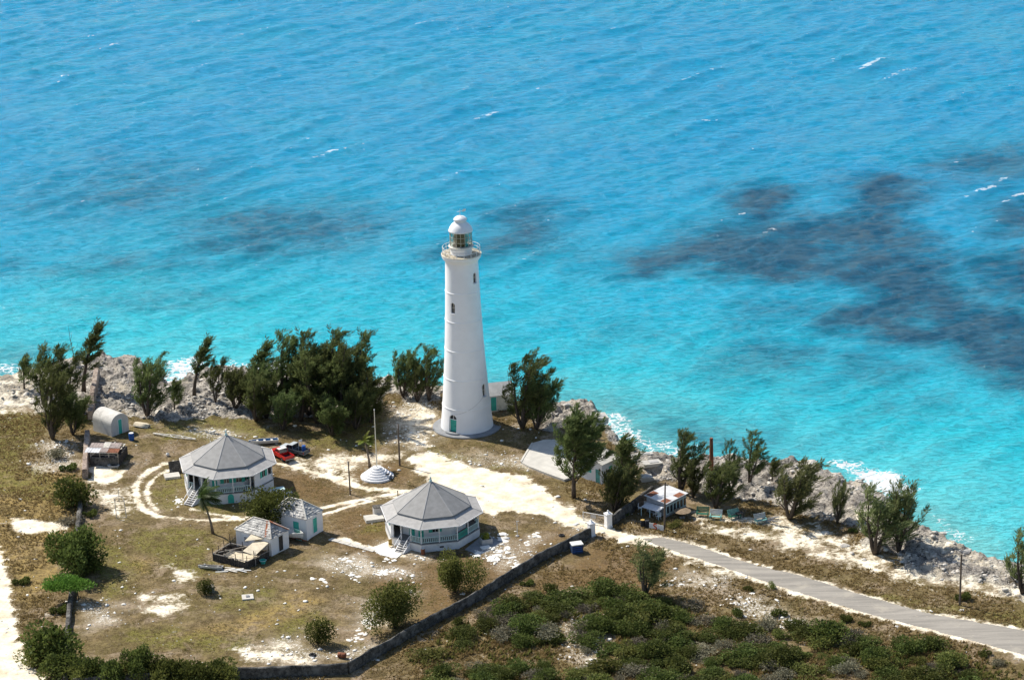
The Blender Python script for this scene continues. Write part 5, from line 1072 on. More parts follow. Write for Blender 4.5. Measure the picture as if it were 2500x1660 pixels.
# fallen lattice mast
ma, mbp = gs(*qd(1430, 615), .15), gs(*qd(2200, 715), .15); lm = empty('fallen_mast', ma); tag(lm, 'pale lattice mast lying on the lawn behind the farther house', 'mast'); dvec = mbp - ma; L_ = dvec.length; dh = dvec.normalized(); sp = Vector((-dh.y, dh.x, 0))
wdt = lambda t: .15 + .75 * (1 - abs(2 * t - 1.1)) ** 1.0 if t < .95 else .15
for s in (-1, 1):
    m_ = MB(); pts = [dvec * t + sp * (s * wdt(t) / 2) + Vector((0, 0, .12)) for t in np.linspace(0, 1, 9)]
    for a, b_ in zip(pts, pts[1:]): m_.bar(a, b_, .12, .12)
    m_.build('chord', M['woodw'], lm)
for i in range(8):
    t0, t1 = i / 8, (i + 1) / 8; s = 1 if i % 2 else -1; MB().bar(dvec * t0 + sp * (s * wdt(t0) / 2) + Vector((0, 0, .13)), dvec * t1 - sp * (s * wdt(t1) / 2) + Vector((0, 0, .13)), .08, .08).build('brace', M['woodw'], lm)
barrel('blue barrel with a white lid beside the vaulted store', gs(*qd(1045, 715)), M['blue'], M['boatw'], .40, 1.15)

# ================================================================== YARD CLUTTER
def slab_thing(name, label, px, py, sx_, sy_, h_, rz, m, cat='slab', lid=None):
    g = empty(name, gs(px, py), rz); tag(g, label, cat); MB().box((0, 0, h_ / 2 - .1), (sx_, sy_, h_ + .2)).build('slab', m, g)
    if lid: MB().box((0, 0, h_ + .05), (sx_ * .3, sy_ * .3, .14)).build('lid', M['pad'], g)
    return g
slab_thing('manhole', 'square pale manhole slab with a small grey lid in the dry yard', 605, 1461, 1.5, 1.5, .18, .15, M['slab'], 'manhole', True)
slab_thing('paving_slab', 'white slab lying beside the planter of the near house', 1186, 1339, 1.3, 1.0, .2, .35, M['limew'])
slab_thing('platform', 'pale concrete platform beside the left side of the farther house', 420, 1164, 2.2, 1.7, .35, .25, M['slab'], 'platform')
slab_thing('platform', 'pale concrete platform beside the left side of the near house', 913, 1268, 2.6, 1.9, .4, .25, M['slab'], 'platform')
g = empty('water_tank', gs(924, 1256)); g.rotation_euler.z = .25; tag(g, 'grey box tank on the platform by the near house', 'tank'); MB().box((0, 0, .55), (1.4, 1.1, 1.3)).build('box', M['conc'], g); MB().box((0, 0, 1.24), (1.5, 1.2, .08)).build('lid', M['wallstone'], g)
g = empty('tin_panel', gs(430, 1155)); g.rotation_euler = (R(65), 0, R(20)); tag(g, 'dark corrugated panel leaning on the platform by the farther house', 'panel')
for i in range(8): MB().box((-.8 + i * .22, .9, .03 * (i % 2)), (.22, 1.9, .03)).build('corrugation', M['wallstone'], g)
pl_ = empty('planter', gs(1187, 1326)); pl_.rotation_euler.z = .3; tag(pl_, 'pale concrete planter box with a leafy yellow-green plant', 'planter')
for sx_, sy_, w_, d_ in ((0, -.6, 1.5, .12), (0, .6, 1.5, .12), (-.7, 0, .12, 1.1), (.7, 0, .12, 1.1)): MB().box((sx_, sy_, .35), (w_, d_, .9)).build('side', M['conc'], pl_)
MB().box((0, 0, .6), (1.3, 1.1, .1)).build('soil', M['trunk'], pl_)
g = empty('blue_bin', gs(1408, 1347)); g.rotation_euler.z = .25; tag(g, 'dark blue bin with a white lid outside the boundary wall', 'bin'); MB().box((0, 0, .55), (1.5, 1.2, 1.3)).build('body', M['navy'], g); MB().box((0, 0, 1.26), (1.6, 1.3, .14)).build('lid', M['boatw'], g)
for z in (.35, .65, .95): MB().box((-.05, -.62, z), (1.3, .04, .08)).build('rib', M['blue'], g)
for s in (-1, 1): wheel(g, s * .55, -.45, .13, .1)
def tyre(label, px, py, s=1.0):
    t = MB().lathe([(.2 * s, 0), (.34 * s, 0), (.38 * s, .06), (.38 * s, .16), (.34 * s, .22), (.2 * s, .22), (.2 * s, 0)], 20, cap=False).build('tyre', M['rubber'], None, gs(px, py)); tag(t, label, 'tyre')
tyre('black tyre lying on the lawn by the gate wall', 1371, 1307, 1.1); tyre('black tyre on the pale sand near the bottom wall', 763, 1601, 1.2)
rb = barrel('rust-red drum lying near the bottom boundary wall', gs(826, 1604, .32), M['rust'], M['rust'], .33, 1.0); rb.rotation_euler = (R(88), 0, R(70))
barrel('dark oil drum beside the white sign, left one', gs(1569, 1286), M['dark'], M['yellow'], .32, .95, 'oil_drum'); barrel('dark oil drum beside the white sign, right one', gs(1580, 1287), M['dark'], M['dark'], .32, .95, 'oil_drum')
barrel('small white and rust bin in front of the near house', gs(1033, 1353), M['rust'], M['boatw'], .28, .85, 'waste_bin', 'bin')
g = empty('wooden_chair', gs(880 + 292 / 3.92, 1000 + 1318 / 3.92), 0.4); tag(g, 'yellow wooden chair beside the near house steps', 'chair'); MB().box((0, 0, .42), (.5, .5, .06)).build('seat', M['yellow'], g); MB().box((0, .24, .8), (.5, .05, .7)).build('backrest', M['yellow'], g)
for x in (-.22, .22):
    for y in (-.22, .22): MB().box((x, y, .2), (.06, .06, .4)).build('leg', M['yellow'], g)
# annexe wall and tank of the farther house
def low_wall(name, label, a, b, h_, t_, m): d = b - a; o = MB().bar((0, 0, h_ / 2 - .15), d + Vector((0, 0, h_ / 2 - .15)), t_, h_ + .3).build(name, m, None, a); tag(o, label, 'wall'); return o
low_wall('yard_wall', 'low white yard wall joining the right of the farther house', gs(*q2(850, 785)), gs(*q2(1060, 755)), 1.0, .25, M['white'])
g = empty('cistern', gs(*q2(1105, 765))); g.rotation_euler.z = .3; tag(g, 'small white cistern box with pale green top behind the dark tree', 'cistern'); MB().box((0, 0, .65), (1.5, 1.0, 1.5)).build('box', M['white'], g); MB().box((0, 0, 1.44), (1.6, 1.1, .1)).build('lid', M['palet'], g)
g = empty('cool_box', gs(*q2(1190, 735))); g.rotation_euler.z = .5; tag(g, 'white cool box with a blue side lying by the cistern', 'cool box'); MB().box((0, 0, .2), (1.1, .5, .4)).build('box', M['blue'], g); MB().box((0, 0, .44), (1.14, .54, .1)).build('lid', M['boatw'], g)
# concrete walk from storehouse to near house
wk = empty('concrete_walk', gs(850, 1326)); tag(wk, 'narrow concrete footpath from the storehouse to the near house', 'path')
wa, wb_ = G(806, 1315), G(915, 1346)
for i in range(9):
    a = wa.lerp(wb_, i / 9); b_ = wa.lerp(wb_, (i + .94) / 9); zz = hz((a + b_) / 2); MB().bar(a - wk.location + Vector((0, 0, zz)), b_ - wk.location + Vector((0, 0, zz)), .85, .16).build('flagstone', M['slab'], wk)
ap = empty('paved_apron', gs(945, 1352)); tag(ap, 'pale paved apron at the foot of the near house steps', 'paving'); pp = [G(*p) - ap.location for p in ((905, 1340), (948, 1322), (966, 1342), (985, 1350), (968, 1364), (930, 1356))]; MB().prism([tuple(p[:2]) for p in pp], -.2, .1).build('slab', M['limew'], ap)
pp2 = empty('paved_terrace', gs(1180, 1330)); tag(pp2, 'grey paved terrace on the right side of the near house', 'paving'); pp = [G(*p) - pp2.location for p in ((1135, 1342), (1165, 1318), (1180, 1304), (1228, 1322), (1190, 1350), (1160, 1352))]; MB().prism([tuple(p[:2]) for p in pp], -.2, .09).build('slab', M['pad'], pp2)
# burnt pen with lean-to canopy
pc = [gs(*q2(475, 1375)), gs(*q2(800, 1447)), gs(*q2(1008, 1345)), gs(*q2(640, 1275))]; pn = empty('burnt_pen', pc[0]); tag(pn, 'charred timber pen with leaning posts beside the cookhouse', 'pen')
for a, b_ in zip(pc, pc[1:] + pc[:1]):
    a = a - pc[0]; b_ = b_ - pc[0]; n = max(4, int((b_ - a).length / .34))
    for i in range(n):
        p = a.lerp(b_, (i + .5) / n); hgt = random.uniform(.85, 1.1); MB().box(tuple(p + Vector((0, 0, hgt / 2 - .1))), (.31, .05, hgt + .2), math.atan2((b_ - a).y, (b_ - a).x)).build('plank', M['wooddark'], pn)
    MB().bar(a + Vector((0, 0, 1.05)), b_ + Vector((0, 0, 1.08)), .09, .09).build('top_rail', M['wood'], pn)
    for i in range(3):
        p = a.lerp(b_, i / 3); hgt = random.uniform(1.7, 2.4); MB().tube(p - Vector((0, 0, .2)), p + Vector((random.uniform(-.1, .1), 0, hgt)), .07, .05, 6).build('post', M['wooddark'], pn)
cv = [gs(*q2(x, y)) - pc[0] for x, y in ((760, 1395), (880, 1420), (1010, 1330), (900, 1300))]
MB().slab([cv[0] + Vector((0, 0, 1.75)), cv[1] + Vector((0, 0, 1.6)), cv[2] + Vector((0, 0, 2.0)), cv[3] + Vector((0, 0, 2.15))], .05).build('canopy', M['canvas'], pn)
c0_ = gs(*q2(870, 1310)) - pc[0]; MB().slab([c0_ + Vector((-1.2, -.6, 2.3)), c0_ + Vector((1.3, -.2, 2.4)), c0_ + Vector((2.0, 1.3, 2.7)), c0_ + Vector((-.3, 1.2, 2.6))], .05).build('canopy', M['canvas'], pn)
for i in range(4): p = cv[i]; MB().tube(p, p + Vector((0, 0, 2.1)), .05, n=6).build('prop', M['wood'], pn)
for i in range(5): MB().bar(Vector((random.uniform(.6, 4), random.uniform(-.8, 1.2), 1.1)), Vector((random.uniform(1, 5), random.uniform(-1.5, 2), 1.4)), .08, .08).build('fallen_rail', M['wood'], pn)
MB().prism([tuple((p - pc[0])[:2]) for p in pc], -.15, .06).build('trodden_earth', M['canvas'], pn)
g = empty('teal_tub', gs(*q2(950, 1395)), .4); tag(g, 'teal plastic tub at the foot of the burnt pen', 'tub'); MB().lathe([(.3, 0), (.45, .5), (.42, .5), (.28, .06)], 16).build('bowl', M['teal'], g); MB().lathe([(.44, .46), (.5, .5), (.44, .53)], 16, cap=False).build('rim', M['palet'], g)
g = empty('stone_trough', gs(277, 1140), -.1); tag(g, 'grey oval trough on the sand by the ruined shack', 'trough'); MB().lathe([(.5, -.05), (.62, .3), (.55, .32), (.45, .12)], 18).build('basin', M['conc'], g); g.scale = (1.5, .8, 1); MB().lathe([(.46, .1), (.46, .13)], 18).build('water', M['dark'], g)
g = empty('buoy', gs(180 + 1695 / 7.38, 980 + 985 / 7.38)); tag(g, 'small pinkish-white ball buoy on the lawn behind the farther house', 'buoy'); MB().lathe([(.02, 0), (.2, .08), (.29, .26), (.2, .46), (.05, .55)], 14).build('float', M['boatw'], g, sm=True); MB().lathe([(.08, .52), (.08, .62)], 8).build('eye', M['rubber'], g)

# ================================================================== BEACH BAR FURNITURE
def bench(label, px, py, rz, m, m2):
    g = empty('bench', gs(px, py), rz); tag(g, label, 'bench', 'slatted benches by the shore')
    for i in range(4): MB().box((0, -.28 + i * .17, .45 - .02 * i), (1.75, .14, .05)).build('seat_slat', m, g)
    for i in range(4): MB().box((0, .34 + i * .09, .62 + i * .17), (1.75, .05, .14)).build('back_slat', m2, g)
    for x in (-.75, .75):
        MB().bar((x, -.32, 0), (x, -.30, .62), .08, .08).bar((x, .30, 0), (x, .66, 1.25), .08, .08).bar((x, -.34, .62), (x, .42, .64), .09, .06).build('leg', m, g)
    return g
bench('dark green bench nearest the round table', 1715, 1260, R(-10), M['green'], M['green']); bench('pale-backed green bench, second from the round table', 1747, 1266, R(-14), M['greenl'], M['asphaltroof'])
bench('green bench in tree shade, third from the round table', 1794, 1264, R(25), M['green'], M['greenl']); bench('pale green bench farthest from the round table, among blue-grey driftwood', 1858, 1274, R(20), M['greenl'], M['asphaltroof'])
dwf = empty('driftwood_heap', gs(1872, 1272)); tag(dwf, 'heap of blue-grey driftwood and planks by the last bench', 'driftwood')
for i in range(7): MB().bar((random.uniform(-1, .6), random.uniform(-.6, .6), .1 + .05 * i), (random.uniform(.4, 1.8), random.uniform(-.8, .8), .15 + .06 * i), .1, .08).build('branch', M['greywall'], dwf)
g = empty('round_table', gs(1666, 1263)); tag(g, 'round brown table on a post in front of the grey shack', 'table'); MB().lathe([(1.18, .95), (1.2, .99), (.1, 1.12)], 28).build('tabletop', M['thatch'], g); MB().tube((0, 0, -.1), (0, 0, 1.0), .12).build('leg', M['pole'], g); MB().lathe([(.45, -.05), (.4, .1)], 14).build('base', M['conc'], g)
g = empty('picnic_table', gs(1806, 1262), .5); tag(g, 'small dark table standing between the benches', 'table'); MB().box((0, 0, .7), (1.0, .8, .06)).build('tabletop', M['wooddark'], g)
for x in (-.4, .4):
    for y in (-.3, .3): MB().box((x, y, .34), (.07, .07, .7)).build('leg', M['wooddark'], g)
def chair(label, px, py, rz, m):
    g = empty('plastic_chair', gs(px, py), rz); tag(g, label, 'chair', 'white plastic chairs outside the grey shack'); MB().box((0, 0, .42), (.5, .5, .05)).build('seat', m, g); MB().box((0, .25, .72), (.5, .05, .6)).build('backrest', m, g)
    for x in (-.21, .21):
        for y in (-.21, .21): MB().box((x, y, .2), (.05, .05, .42)).build('leg', m, g)
for i, (x, y) in enumerate(((1555, 1240), (1563, 1245), (1578, 1238), (1600, 1262), (1608, 1268))): chair('white plastic chair on the shaded side of the grey shack', x, y, i * 1.3, M['metalw'])
# white picket sign with orange emblem
sa, sb = gs(1585, 1291), gs(1620, 1299); sg = empty('sign_board', sa); tag(sg, 'white picket sign board with a bold orange S-shaped mark by the pole', 'sign'); d = sb - sa; d.z = 0; nP = 13
hS = height_of(sa, 1275)
for i in range(nP): MB().bar(d * ((i + .5) / nP) + Vector((0, 0, .12)), d * ((i + .5) / nP) + Vector((0, 0, hS)), d.length / nP * .86, .04, up=(d.y, -d.x, 0)).build('picket', M['metalw'], sg)
nrm = Vector((d.y, -d.x, 0)).normalized(); ub = d.normalized()
MB().bar(Vector((0, 0, .35)) - nrm * .05, d + Vector((0, 0, .35)) - nrm * .05, .05, .1).bar(Vector((0, 0, hS - .2)) - nrm * .05, d + Vector((0, 0, hS - .2)) - nrm * .05, .05, .1).build('rail', M['metalw'], sg)
em = MB(); o_ = d * .42 + Vector((0, 0, hS * .55)) + nrm * .045
SP = [(.26, .36), (.05, .42), (-.16, .36), (-.24, .2), (-.14, .06), (.1, -.02), (.24, -.14), (.2, -.32), (0, -.4), (-.24, -.34)]
for a, b_ in zip(SP, SP[1:]): em.bar(o_ + ub * a[0] * 1.0 + Vector((0, 0, a[1])), o_ + ub * b_[0] * 1.0 + Vector((0, 0, b_[1])), .17, .03, up=tuple(nrm))
em.build('orange_mark', M['orange'], sg)
# fallen concrete blocks on the shore
for i, (x, y, a, b_, c_, rz, lab) in enumerate(((1566, 1126, 3.6, .8, .5, .5, 'long tilted concrete block on the shore behind the grey shack'), (1590, 1150, 3.0, 1.4, .5, .45, 'broad flat concrete block lying on the shore rubble'), (1578, 1175, 1.6, 1.2, .7, .2, 'squat pale concrete block nearest the grey shack'), (1462, 1048, 2.4, 1.9, 1.0, .3, 'square concrete footing on the rocks by the water'))):
    g = empty('concrete_block', gs(x, y)); g.rotation_euler = (R(6), R(5), rz); tag(g, lab, 'block'); MB().box((0, 0, c_ / 2 - .1), (a, b_, c_)).build('block', M['slab'], g); MB().box((a * .1, 0, c_ - .06), (a * .5, b_ * .5, .06)).build('broken_top', M['conc'], g)
# ================================================================== VEGETATION
WIND = Vector((0.82, -0.22, 0.30)).normalized()
def rv(r): 
    while True:
        v = Vector((r.uniform(-1, 1), r.uniform(-1, 1), r.uniform(-1, 1)))
        if .05 < v.length < 1: return v.normalized()
class Leaves:
    """collects small flat leaf faces fast"""
    def __init__(s): s.v = []; s.n = 0
    def spray(s, p, d, L, w, r):
        side = d.cross(rv(r)); 
        if side.length < 1e-3: side = Vector((1, 0, 0))
        side.normalize(); s.v += [p + side * (w * .35), p - side * (w * .35), p + d * (L * .55) - side * (w * .5), p + d * L, p + d * (L * .55) + side * (w * .5)]; s.n += 1
    def mesh(s, name, m):
        V_ = np.array([tuple(p) for p in s.v]); F = np.arange(len(V_)).reshape(-1, 5); me = fastmesh(name, V_, F); me.materials.append(m); return me
def casuarina(seed, Hh, spread, stems=1, dens=1.0, lean=0.10, low=0.08, slim=0.0):
    """feathery casuarina: stems fan out, limbs sweep out then up, each limb a plume of needle sprays"""
    r = random.Random(seed); tr = MB(); lv = Leaves()
    def plume(lp, f0, wid, n):                       # sprays along a limb, wide in the middle, pointed at the tip
        m = len(lp) - 1
        for i in range(n):
            f = f0 + (1.02 - f0) * r.random(); k = min(m - 1, int(f * m)); p = lp[k].lerp(lp[k + 1], min(1.15, f * m - k)); d = (lp[k + 1] - lp[k]).normalized()
            w = wid * (.35 + 1.0 * math.sin(math.pi * min(1, max(0, (f - f0) / (1.02 - f0))) ** .8)); q = rv(r); q = (q - d * q.dot(d)) * (w * r.random() ** .7)
            dd = (d * 1.2 + q.normalized() * .6 + WIND * .28 + Vector((0, 0, .15)) + rv(r) * .3 if q.length > .01 else d).normalized(); lv.spray(p + q, dd, r.uniform(.26, .60), r.uniform(.045, .10), r)
    for st in range(stems):
        sa = seed * 1.7 + st * 6.28 / stems + r.uniform(-.5, .5); out = Vector((math.cos(sa), math.sin(sa), 0)) * (0 if stems == 1 else spread * r.uniform(.30, .55)); hS = Hh * (1 if st == 0 else r.uniform(.66, .97))
        pts = []; n = 8
        for i in range(n + 1):
            t = i / n; pts.append(out * (t ** .75) + Vector((lean * hS * t ** 1.8 + r.uniform(-.12, .12) * t, -.03 * hS * t * t + r.uniform(-.12, .12) * t, hS * t)))
        r0_ = .017 * hS + .05; tr.path(pts, [r0_ * (1 - .93 * i / n) for i in range(n + 1)], 6)
        plume(pts[4:], .3, .30 + .02 * spread, int(110 * dens))
        nl = int((15 + hS * 1.1) * dens / (1 if stems == 1 else 1.0 + .22 * (stems - 1)))
        for k in range(nl):
            t = low + (.90 - low) * ((k + r.random()) / nl) ** .9; i = min(n - 1, int(t * n)); b = pts[i].lerp(pts[i + 1], t * n - i)
            a = k * 2.4 + r.uniform(-.6, .6); el = R(r.uniform(18, 62)); Lb = spread * (1.28 - .70 * t ** 1.2) * r.uniform(.55, 1.25) * (1 - slim * .5)
            d = Vector((math.cos(a) * math.cos(el), math.sin(a) * math.cos(el), math.sin(el))); p = b.copy(); seg = 6; lp = [p.copy()]; cu = r.uniform(.06, .30)
            for j in range(seg):
                d = (d + Vector((0, 0, cu)) + WIND * (.06 + .14 * t) + rv(r) * .13).normalized(); p = p + d * (Lb / seg); lp.append(p.copy())
            rb = .008 * hS * (1 - t) + .015; tr.path([lp[0], lp[2], lp[4], lp[6]], [rb, rb * .7, rb * .4, .008], 4)
            plume(lp, .20, .20 + .06 * Lb * .5, int((40 + 30 * Lb) * dens))
            for z_ in range(int(1 + Lb)):
                j = r.randrange(2, 6); sd_ = (d * .6 + rv(r) * .8 + Vector((0, 0, .35)) + WIND * .2).normalized(); Ls = r.uniform(.5, 1.2); sp = [lp[j], lp[j] + sd_ * Ls * .5, lp[j] + sd_ * Ls + WIND * .12 + Vector((0, 0, .08))]
                plume(sp, .1, .22, int(34 * dens))
    return tr.mesh('trunk', True), lv
def make_tree(name, label, cat, loc, rz, tme, fme, sc=(1, 1, 1), group=None):
    g = empty(name, loc, rz); g.scale = sc; tag(g, label, cat, group); linkobj('trunk', tme, M['trunk'], g); linkobj('crown', fme, None, g); return g
CAS = {}
def cas(key, *a, m='casu', **k):
    if key not in CAS:
        t, l = casuarina(*a, **k); CAS[key] = (t, l.mesh('crown', M[m]), a[1])
    return CAS[key]
cas('tallA', 1, 11.5, 3.0, stems=2, dens=.72, low=.08); cas('tallB', 2, 12.0, 2.8, stems=3, dens=.68, low=.05); cas('wide', 3, 9.5, 3.6, stems=4, dens=.72, low=.02); cas('slender', 4, 9.5, 1.7, dens=.8, lean=.2, slim=.4, low=.3); cas('small', 5, 5.5, 1.7, dens=.8, lean=.06); cas('bushy', 6, 7.0, 3.2, stems=5, dens=.78, low=.0)
cas('open', 7, 9.0, 2.7, stems=2, dens=.65, low=.15); cas('young', 8, 7.5, 2.9, stems=5, dens=.62, m='casuy', low=.0, lean=.06); cas('youngB', 9, 8.5, 2.8, stems=4, dens=.58, m='casuy', low=.02, lean=.05); cas('big', 10, 12.0, 3.9, stems=4, dens=.75, low=.03); cas('stout', 12, 11.0, 4.0, stems=1, dens=1.35, low=.16, lean=.03)
TREES = [  # base px, top row, kind, width factor, rotation, label
    (60, 958, 875, 'small', .8, 0, 'small lone casuarina on the sand at far left'),
    (129, 1073, 900, 'big', .72, 0.3, 'large dark casuarina left of the vaulted store'),
    (110, 1000, 845, 'open', 1.0, 1.1, 'tall open casuarina with upright tips behind the large dark one at left'),
    (160, 1010, 868, 'open', .9, 2.2, 'casuarina between the tall open one and the pinkish wall at left'),
    (178, 1062, 965, 'bushy', .7, .5, 'bushy casuarina overhanging the vaulted store roof'),
    (205, 961, 787, 'slender', 1.0, .1, 'slender casuarina with one tall bent leader beside the pinkish wall'),
    (360, 1015, 868, 'wide', .8, .4, 'round dense casuarina standing alone on the rocks left of the main clump'),
    (426, 998, 935, 'small', .9, 2, 'short casuarina next to the surf gully'),
    (475, 975, 822, 'slender', 1.0, .0, 'slender wind-bent casuarina right of the surf gully'),
    (527, 990, 875, 'open', .75, 1.6, 'thin casuarina at the left end of the main clump'),
    (575, 1000, 905, 'bushy', .85, .9, 'low bushy casuarina at the left front of the main clump'),
    (610, 985, 833, 'slender', 1.25, .2, 'hooked-top casuarina leaning right in the main clump'),
    (650, 1010, 872, 'wide', .85, 2.4, 'broad casuarina left of centre in the main clump'),
    (700, 1005, 800, 'tallB', .85, .2, 'tallest casuarina at the middle of the main clump'),
    (735, 1025, 818, 'tallA', .85, 1.2, 'tall casuarina just right of the tallest in the main clump'),
    (690, 1048, 965, 'bushy', .85, 2.7, 'low casuarina drooping over the rowing boat'),
    (775, 1030, 850, 'wide', .9, 3.6, 'broad casuarina behind the charcoal pickup'),
    (800, 1020, 812, 'tallA', .8, .5, 'tall casuarina with a forked top at the right of the main clump'),
    (835, 1030, 830, 'tallB', .8, 2.0, 'tall casuarina with slanting tips at the right of the main clump'),
    (870, 1015, 815, 'tallA', .7, .2, 'windswept casuarina at the right edge of the main clump'),
    (868, 1046, 950, 'bushy', .85, 1.4, 'low spreading casuarina by the small palm'),
    (812, 1062, 975, 'bushy', .9, 4.2, 'low dark casuarina behind the sandy parking patch'),
    (625, 1028, 905, 'wide', .95, 5.2, 'full low casuarina at the left front of the clump, above the rowing boat'),
    (755, 1000, 835, 'wide', .95, 1.7, 'broad casuarina filling the middle back of the main clump'),
    (905, 1030, 895, 'wide', .85, 4.6, 'spreading casuarina at the right front of the main clump, behind the flagpole'),
    (840, 1005, 845, 'wide', .9, 3.1, 'broad casuarina filling the right back of the main clump'),
    (985, 975, 850, 'wide', .75, 1.0, 'casuarina at the left of the pair behind the tower'),
    (1048, 985, 838, 'tallB', .85, .3, 'casuarina close behind the left side of the tower'),
    (1020, 985, 870, 'wide', .75, 2.8, 'dense casuarina filling the gap left of the tower'),
    (1276, 1049, 863, 'big', .95, .6, 'large vase-shaped casuarina right of the tower'),
    (1310, 1052, 935, 'bushy', .8, 2.0, 'lower casuarina under the large vase-shaped one'),
    (1401, 1215, 1024, 'stout', .92, .4, 'big casuarina with a stout bare trunk beside the sandy drive'),
    (1501, 1248, 1148, 'bushy', .9, 1.9, 'low round casuarina behind the rear gate post'),
    (1516, 1172, 1075, 'small', 1.0, .4, 'thin small casuarina right of the white cottage'),
    (1662, 1202, 1041, 'tallB', 1.0, .9, 'tall casuarina rising behind the grey shack'),
    (1748, 1240, 1122, 'wide', 1.0, .3, 'dense casuarina behind the green benches'),
    (1783, 1215, 1079, 'tallA', .6, 2.3, 'casuarina right of the rusty pipe'),
    (1830, 1190, 1060, 'tallA', 1.05, 1.3, 'upright casuarina on the shore right of the rusty pipe'),
    (1692, 1215, 1120, 'wide', .7, 4.0, 'casuarina just left of the rusty pipe'),
    (1885, 1178, 1125, 'small', 1.1, 1.0, 'short casuarina on the shore rocks'),
    (1928, 1265, 1135, 'young', 1.1, .5, 'pale young casuarina beyond the last bench'),
    (2044, 1278, 1182, 'young', .6, 2.0, 'sparse pale casuarina sapling on the shore sand'),
    (2137, 1352, 1193, 'youngB', 1.15, .9, 'spreading pale casuarina above the surf at right'),
    (2194, 1345, 1180, 'youngB', .85, 3.0, 'upright pale casuarina right of the spreading one'),
    (2496, 1456, 1300, 'youngB', 1.0, 1.7, 'pale casuarina cut by the right edge of the picture'),
    (1576, 1456, 1328, 'youngB', .95, .2, 'lone young casuarina on the near side of the road'),
]
for (px, py, top, kind, wf, rz, lab) in TREES:
    b = gs(px, py); hh = height_of(b, top); t, f, h0 = CAS[kind]; k = hh / h0; rz_ = ((rz + math.pi) % (2 * math.pi) - math.pi) * .38
    make_tree('casuarina_tree', lab, 'tree', b - Vector((0, 0, .1)), rz_, t, f, (k * wf * 1.5, k * wf * 1.35, k), 'casuarinas along the shore' if px != 1576 else None)
# bare snags
for px, py, top, lab in ((190, 950, 795, 'bare leafless snag beside the slender casuarina at left'), (925, 985, 880, 'bare dead tree left of the tower clump')):
    b = gs(px, py); hh = height_of(b, top); g = empty('dead_tree', b); tag(g, lab, 'dead tree'); mb = MB(); mb.path([(0, 0, 0), (-.1, 0, hh * .4), (-.5, 0, hh * .75), (-.7, 0, hh)], [.09, .07, .04, .015], 5); mb.build('trunk', M['trunk'], g)
    for i in range(6):
        z = hh * (.25 + .11 * i); a = i * 2.2; MB().path([(-.1 - .05 * i, 0, z), (math.cos(a) * .5 - .2, math.sin(a) * .5, z + .6), (math.cos(a) * .8 - .2, math.sin(a) * .8, z + 1.3)], [.03, .02, .008], 4).build('branch', M['trunk'], g)
# ---- leafy shrubs
def shrub(seed, rx, ry, h_, lobes, n, ls, stems=4, hollow=.55, flat=False):
    r = random.Random(seed); lv = Leaves(); tr = MB(); L = []
    for i in range(lobes):
        a = r.uniform(0, 6.28); q_ = r.uniform(.1, .82) if i else 0; s = r.uniform(.30, .60) if lobes > 1 else 1.0
        L.append((Vector((math.cos(a) * q_ * rx, math.sin(a) * q_ * ry, h_ * (r.uniform(.38, .62) if not flat else .82))), rx * s, ry * s, (h_ * r.uniform(.32, .44)) if not flat else h_ * .16))
    for i in range(stems):
        c_ = L[i % lobes][0]; tr.path([(c_.x * .15, c_.y * .15, -.1), (c_.x * .5, c_.y * .5, c_.z * .5), tuple(c_)], [.05 + .012 * h_, .04, .015], 5)
    for i in range(n):
        c_, a, b, c2_ = L[r.randrange(lobes)]; d = rv(r); k = hollow + (1.06 - hollow) * r.random() ** .6 + (.25 * r.random() if r.random() < .12 else 0); 
        p = c_ + Vector((d.x * a * k, d.y * b * k, d.z * c2_ * k))
        if p.z < .05: p.z = r.uniform(.03, .3)
        nd = (d * .7 + rv(r) * .8 + Vector((0, 0, .3))).normalized(); lv.spray(p, nd, ls * r.uniform(.7, 1.4), ls * r.uniform(.5, .9), r)
    return tr.mesh('stems', True), lv
SHR = {}
def shr(key, m, *a, **k): t, l = shrub(*a, **k); SHR[key] = (t, l.mesh('foliage', M[m]))
for i in range(3): shr('d%d' % i, 'bush', 20 + i, 1.6, 1.6, 1.9, 8, 1900, .17)
for i in range(2): shr('y%d' % i, 'bushy', 30 + i, 1.5, 1.5, 1.5, 7, 1300, .17)
for i in range(2): shr('g%d' % i, 'bushg', 40 + i, 1.5, 1.5, 1.3, 7, 1100, .13, hollow=.2)
shr('low', 'bush', 50, 1.2, 1.2, .8, 4, 800, .18)
shr('round', 'bush', 51, 3.2, 3.0, 5.2, 11, 6500, .24); shr('oval', 'bushy', 52, 3.5, 2.8, 4.4, 7, 6500, .20, hollow=.25); shr('lobed', 'bushy', 53, 4.6, 3.2, 5.6, 9, 8500, .22, hollow=.3); shr('acacia', 'acacia', 54, 3.6, 2.4, 2.6, 7, 4200, .2, flat=True); shr('thin', 'bush', 55, 2.4, 1.6, 3.2, 5, 1500, .22, stems=7, hollow=.5); shr('tree2', 'bush', 56, 3.0, 2.6, 4.6, 8, 5500, .24, hollow=.4)
def plant(kind, px, py, sc, label=None, rz=0.0, name='shrub', cat='shrub', group=None, z=-.05):
    g = empty(name, gs(px, py, z), rz); g.scale = sc if isinstance(sc, tuple) else (sc, sc, sc); tag(g, label, cat, group); t, f = SHR[kind]; linkobj('stems', t, M['trunk'], g); linkobj('foliage', f, None, g); return g
plant('round', 657, 1293, (1.22, 1.15, 1.15), 'dense round broadleaf tree beside the storehouse roof', name='broadleaf_tree', cat='tree')
plant('oval', 1112, 1448, (1.0, 1.0, 1.22), 'large rounded bush inside the boundary wall below the near house', .3)
plant('lobed', 962, 1534, (1.0, 1.0, 1.12), 'biggest two-lobed bush against the boundary wall', .9)
plant('thin', 774, 1570, (1.0, 1.0, 1.15), 'small thin-stemmed bush alone on the bare yard')
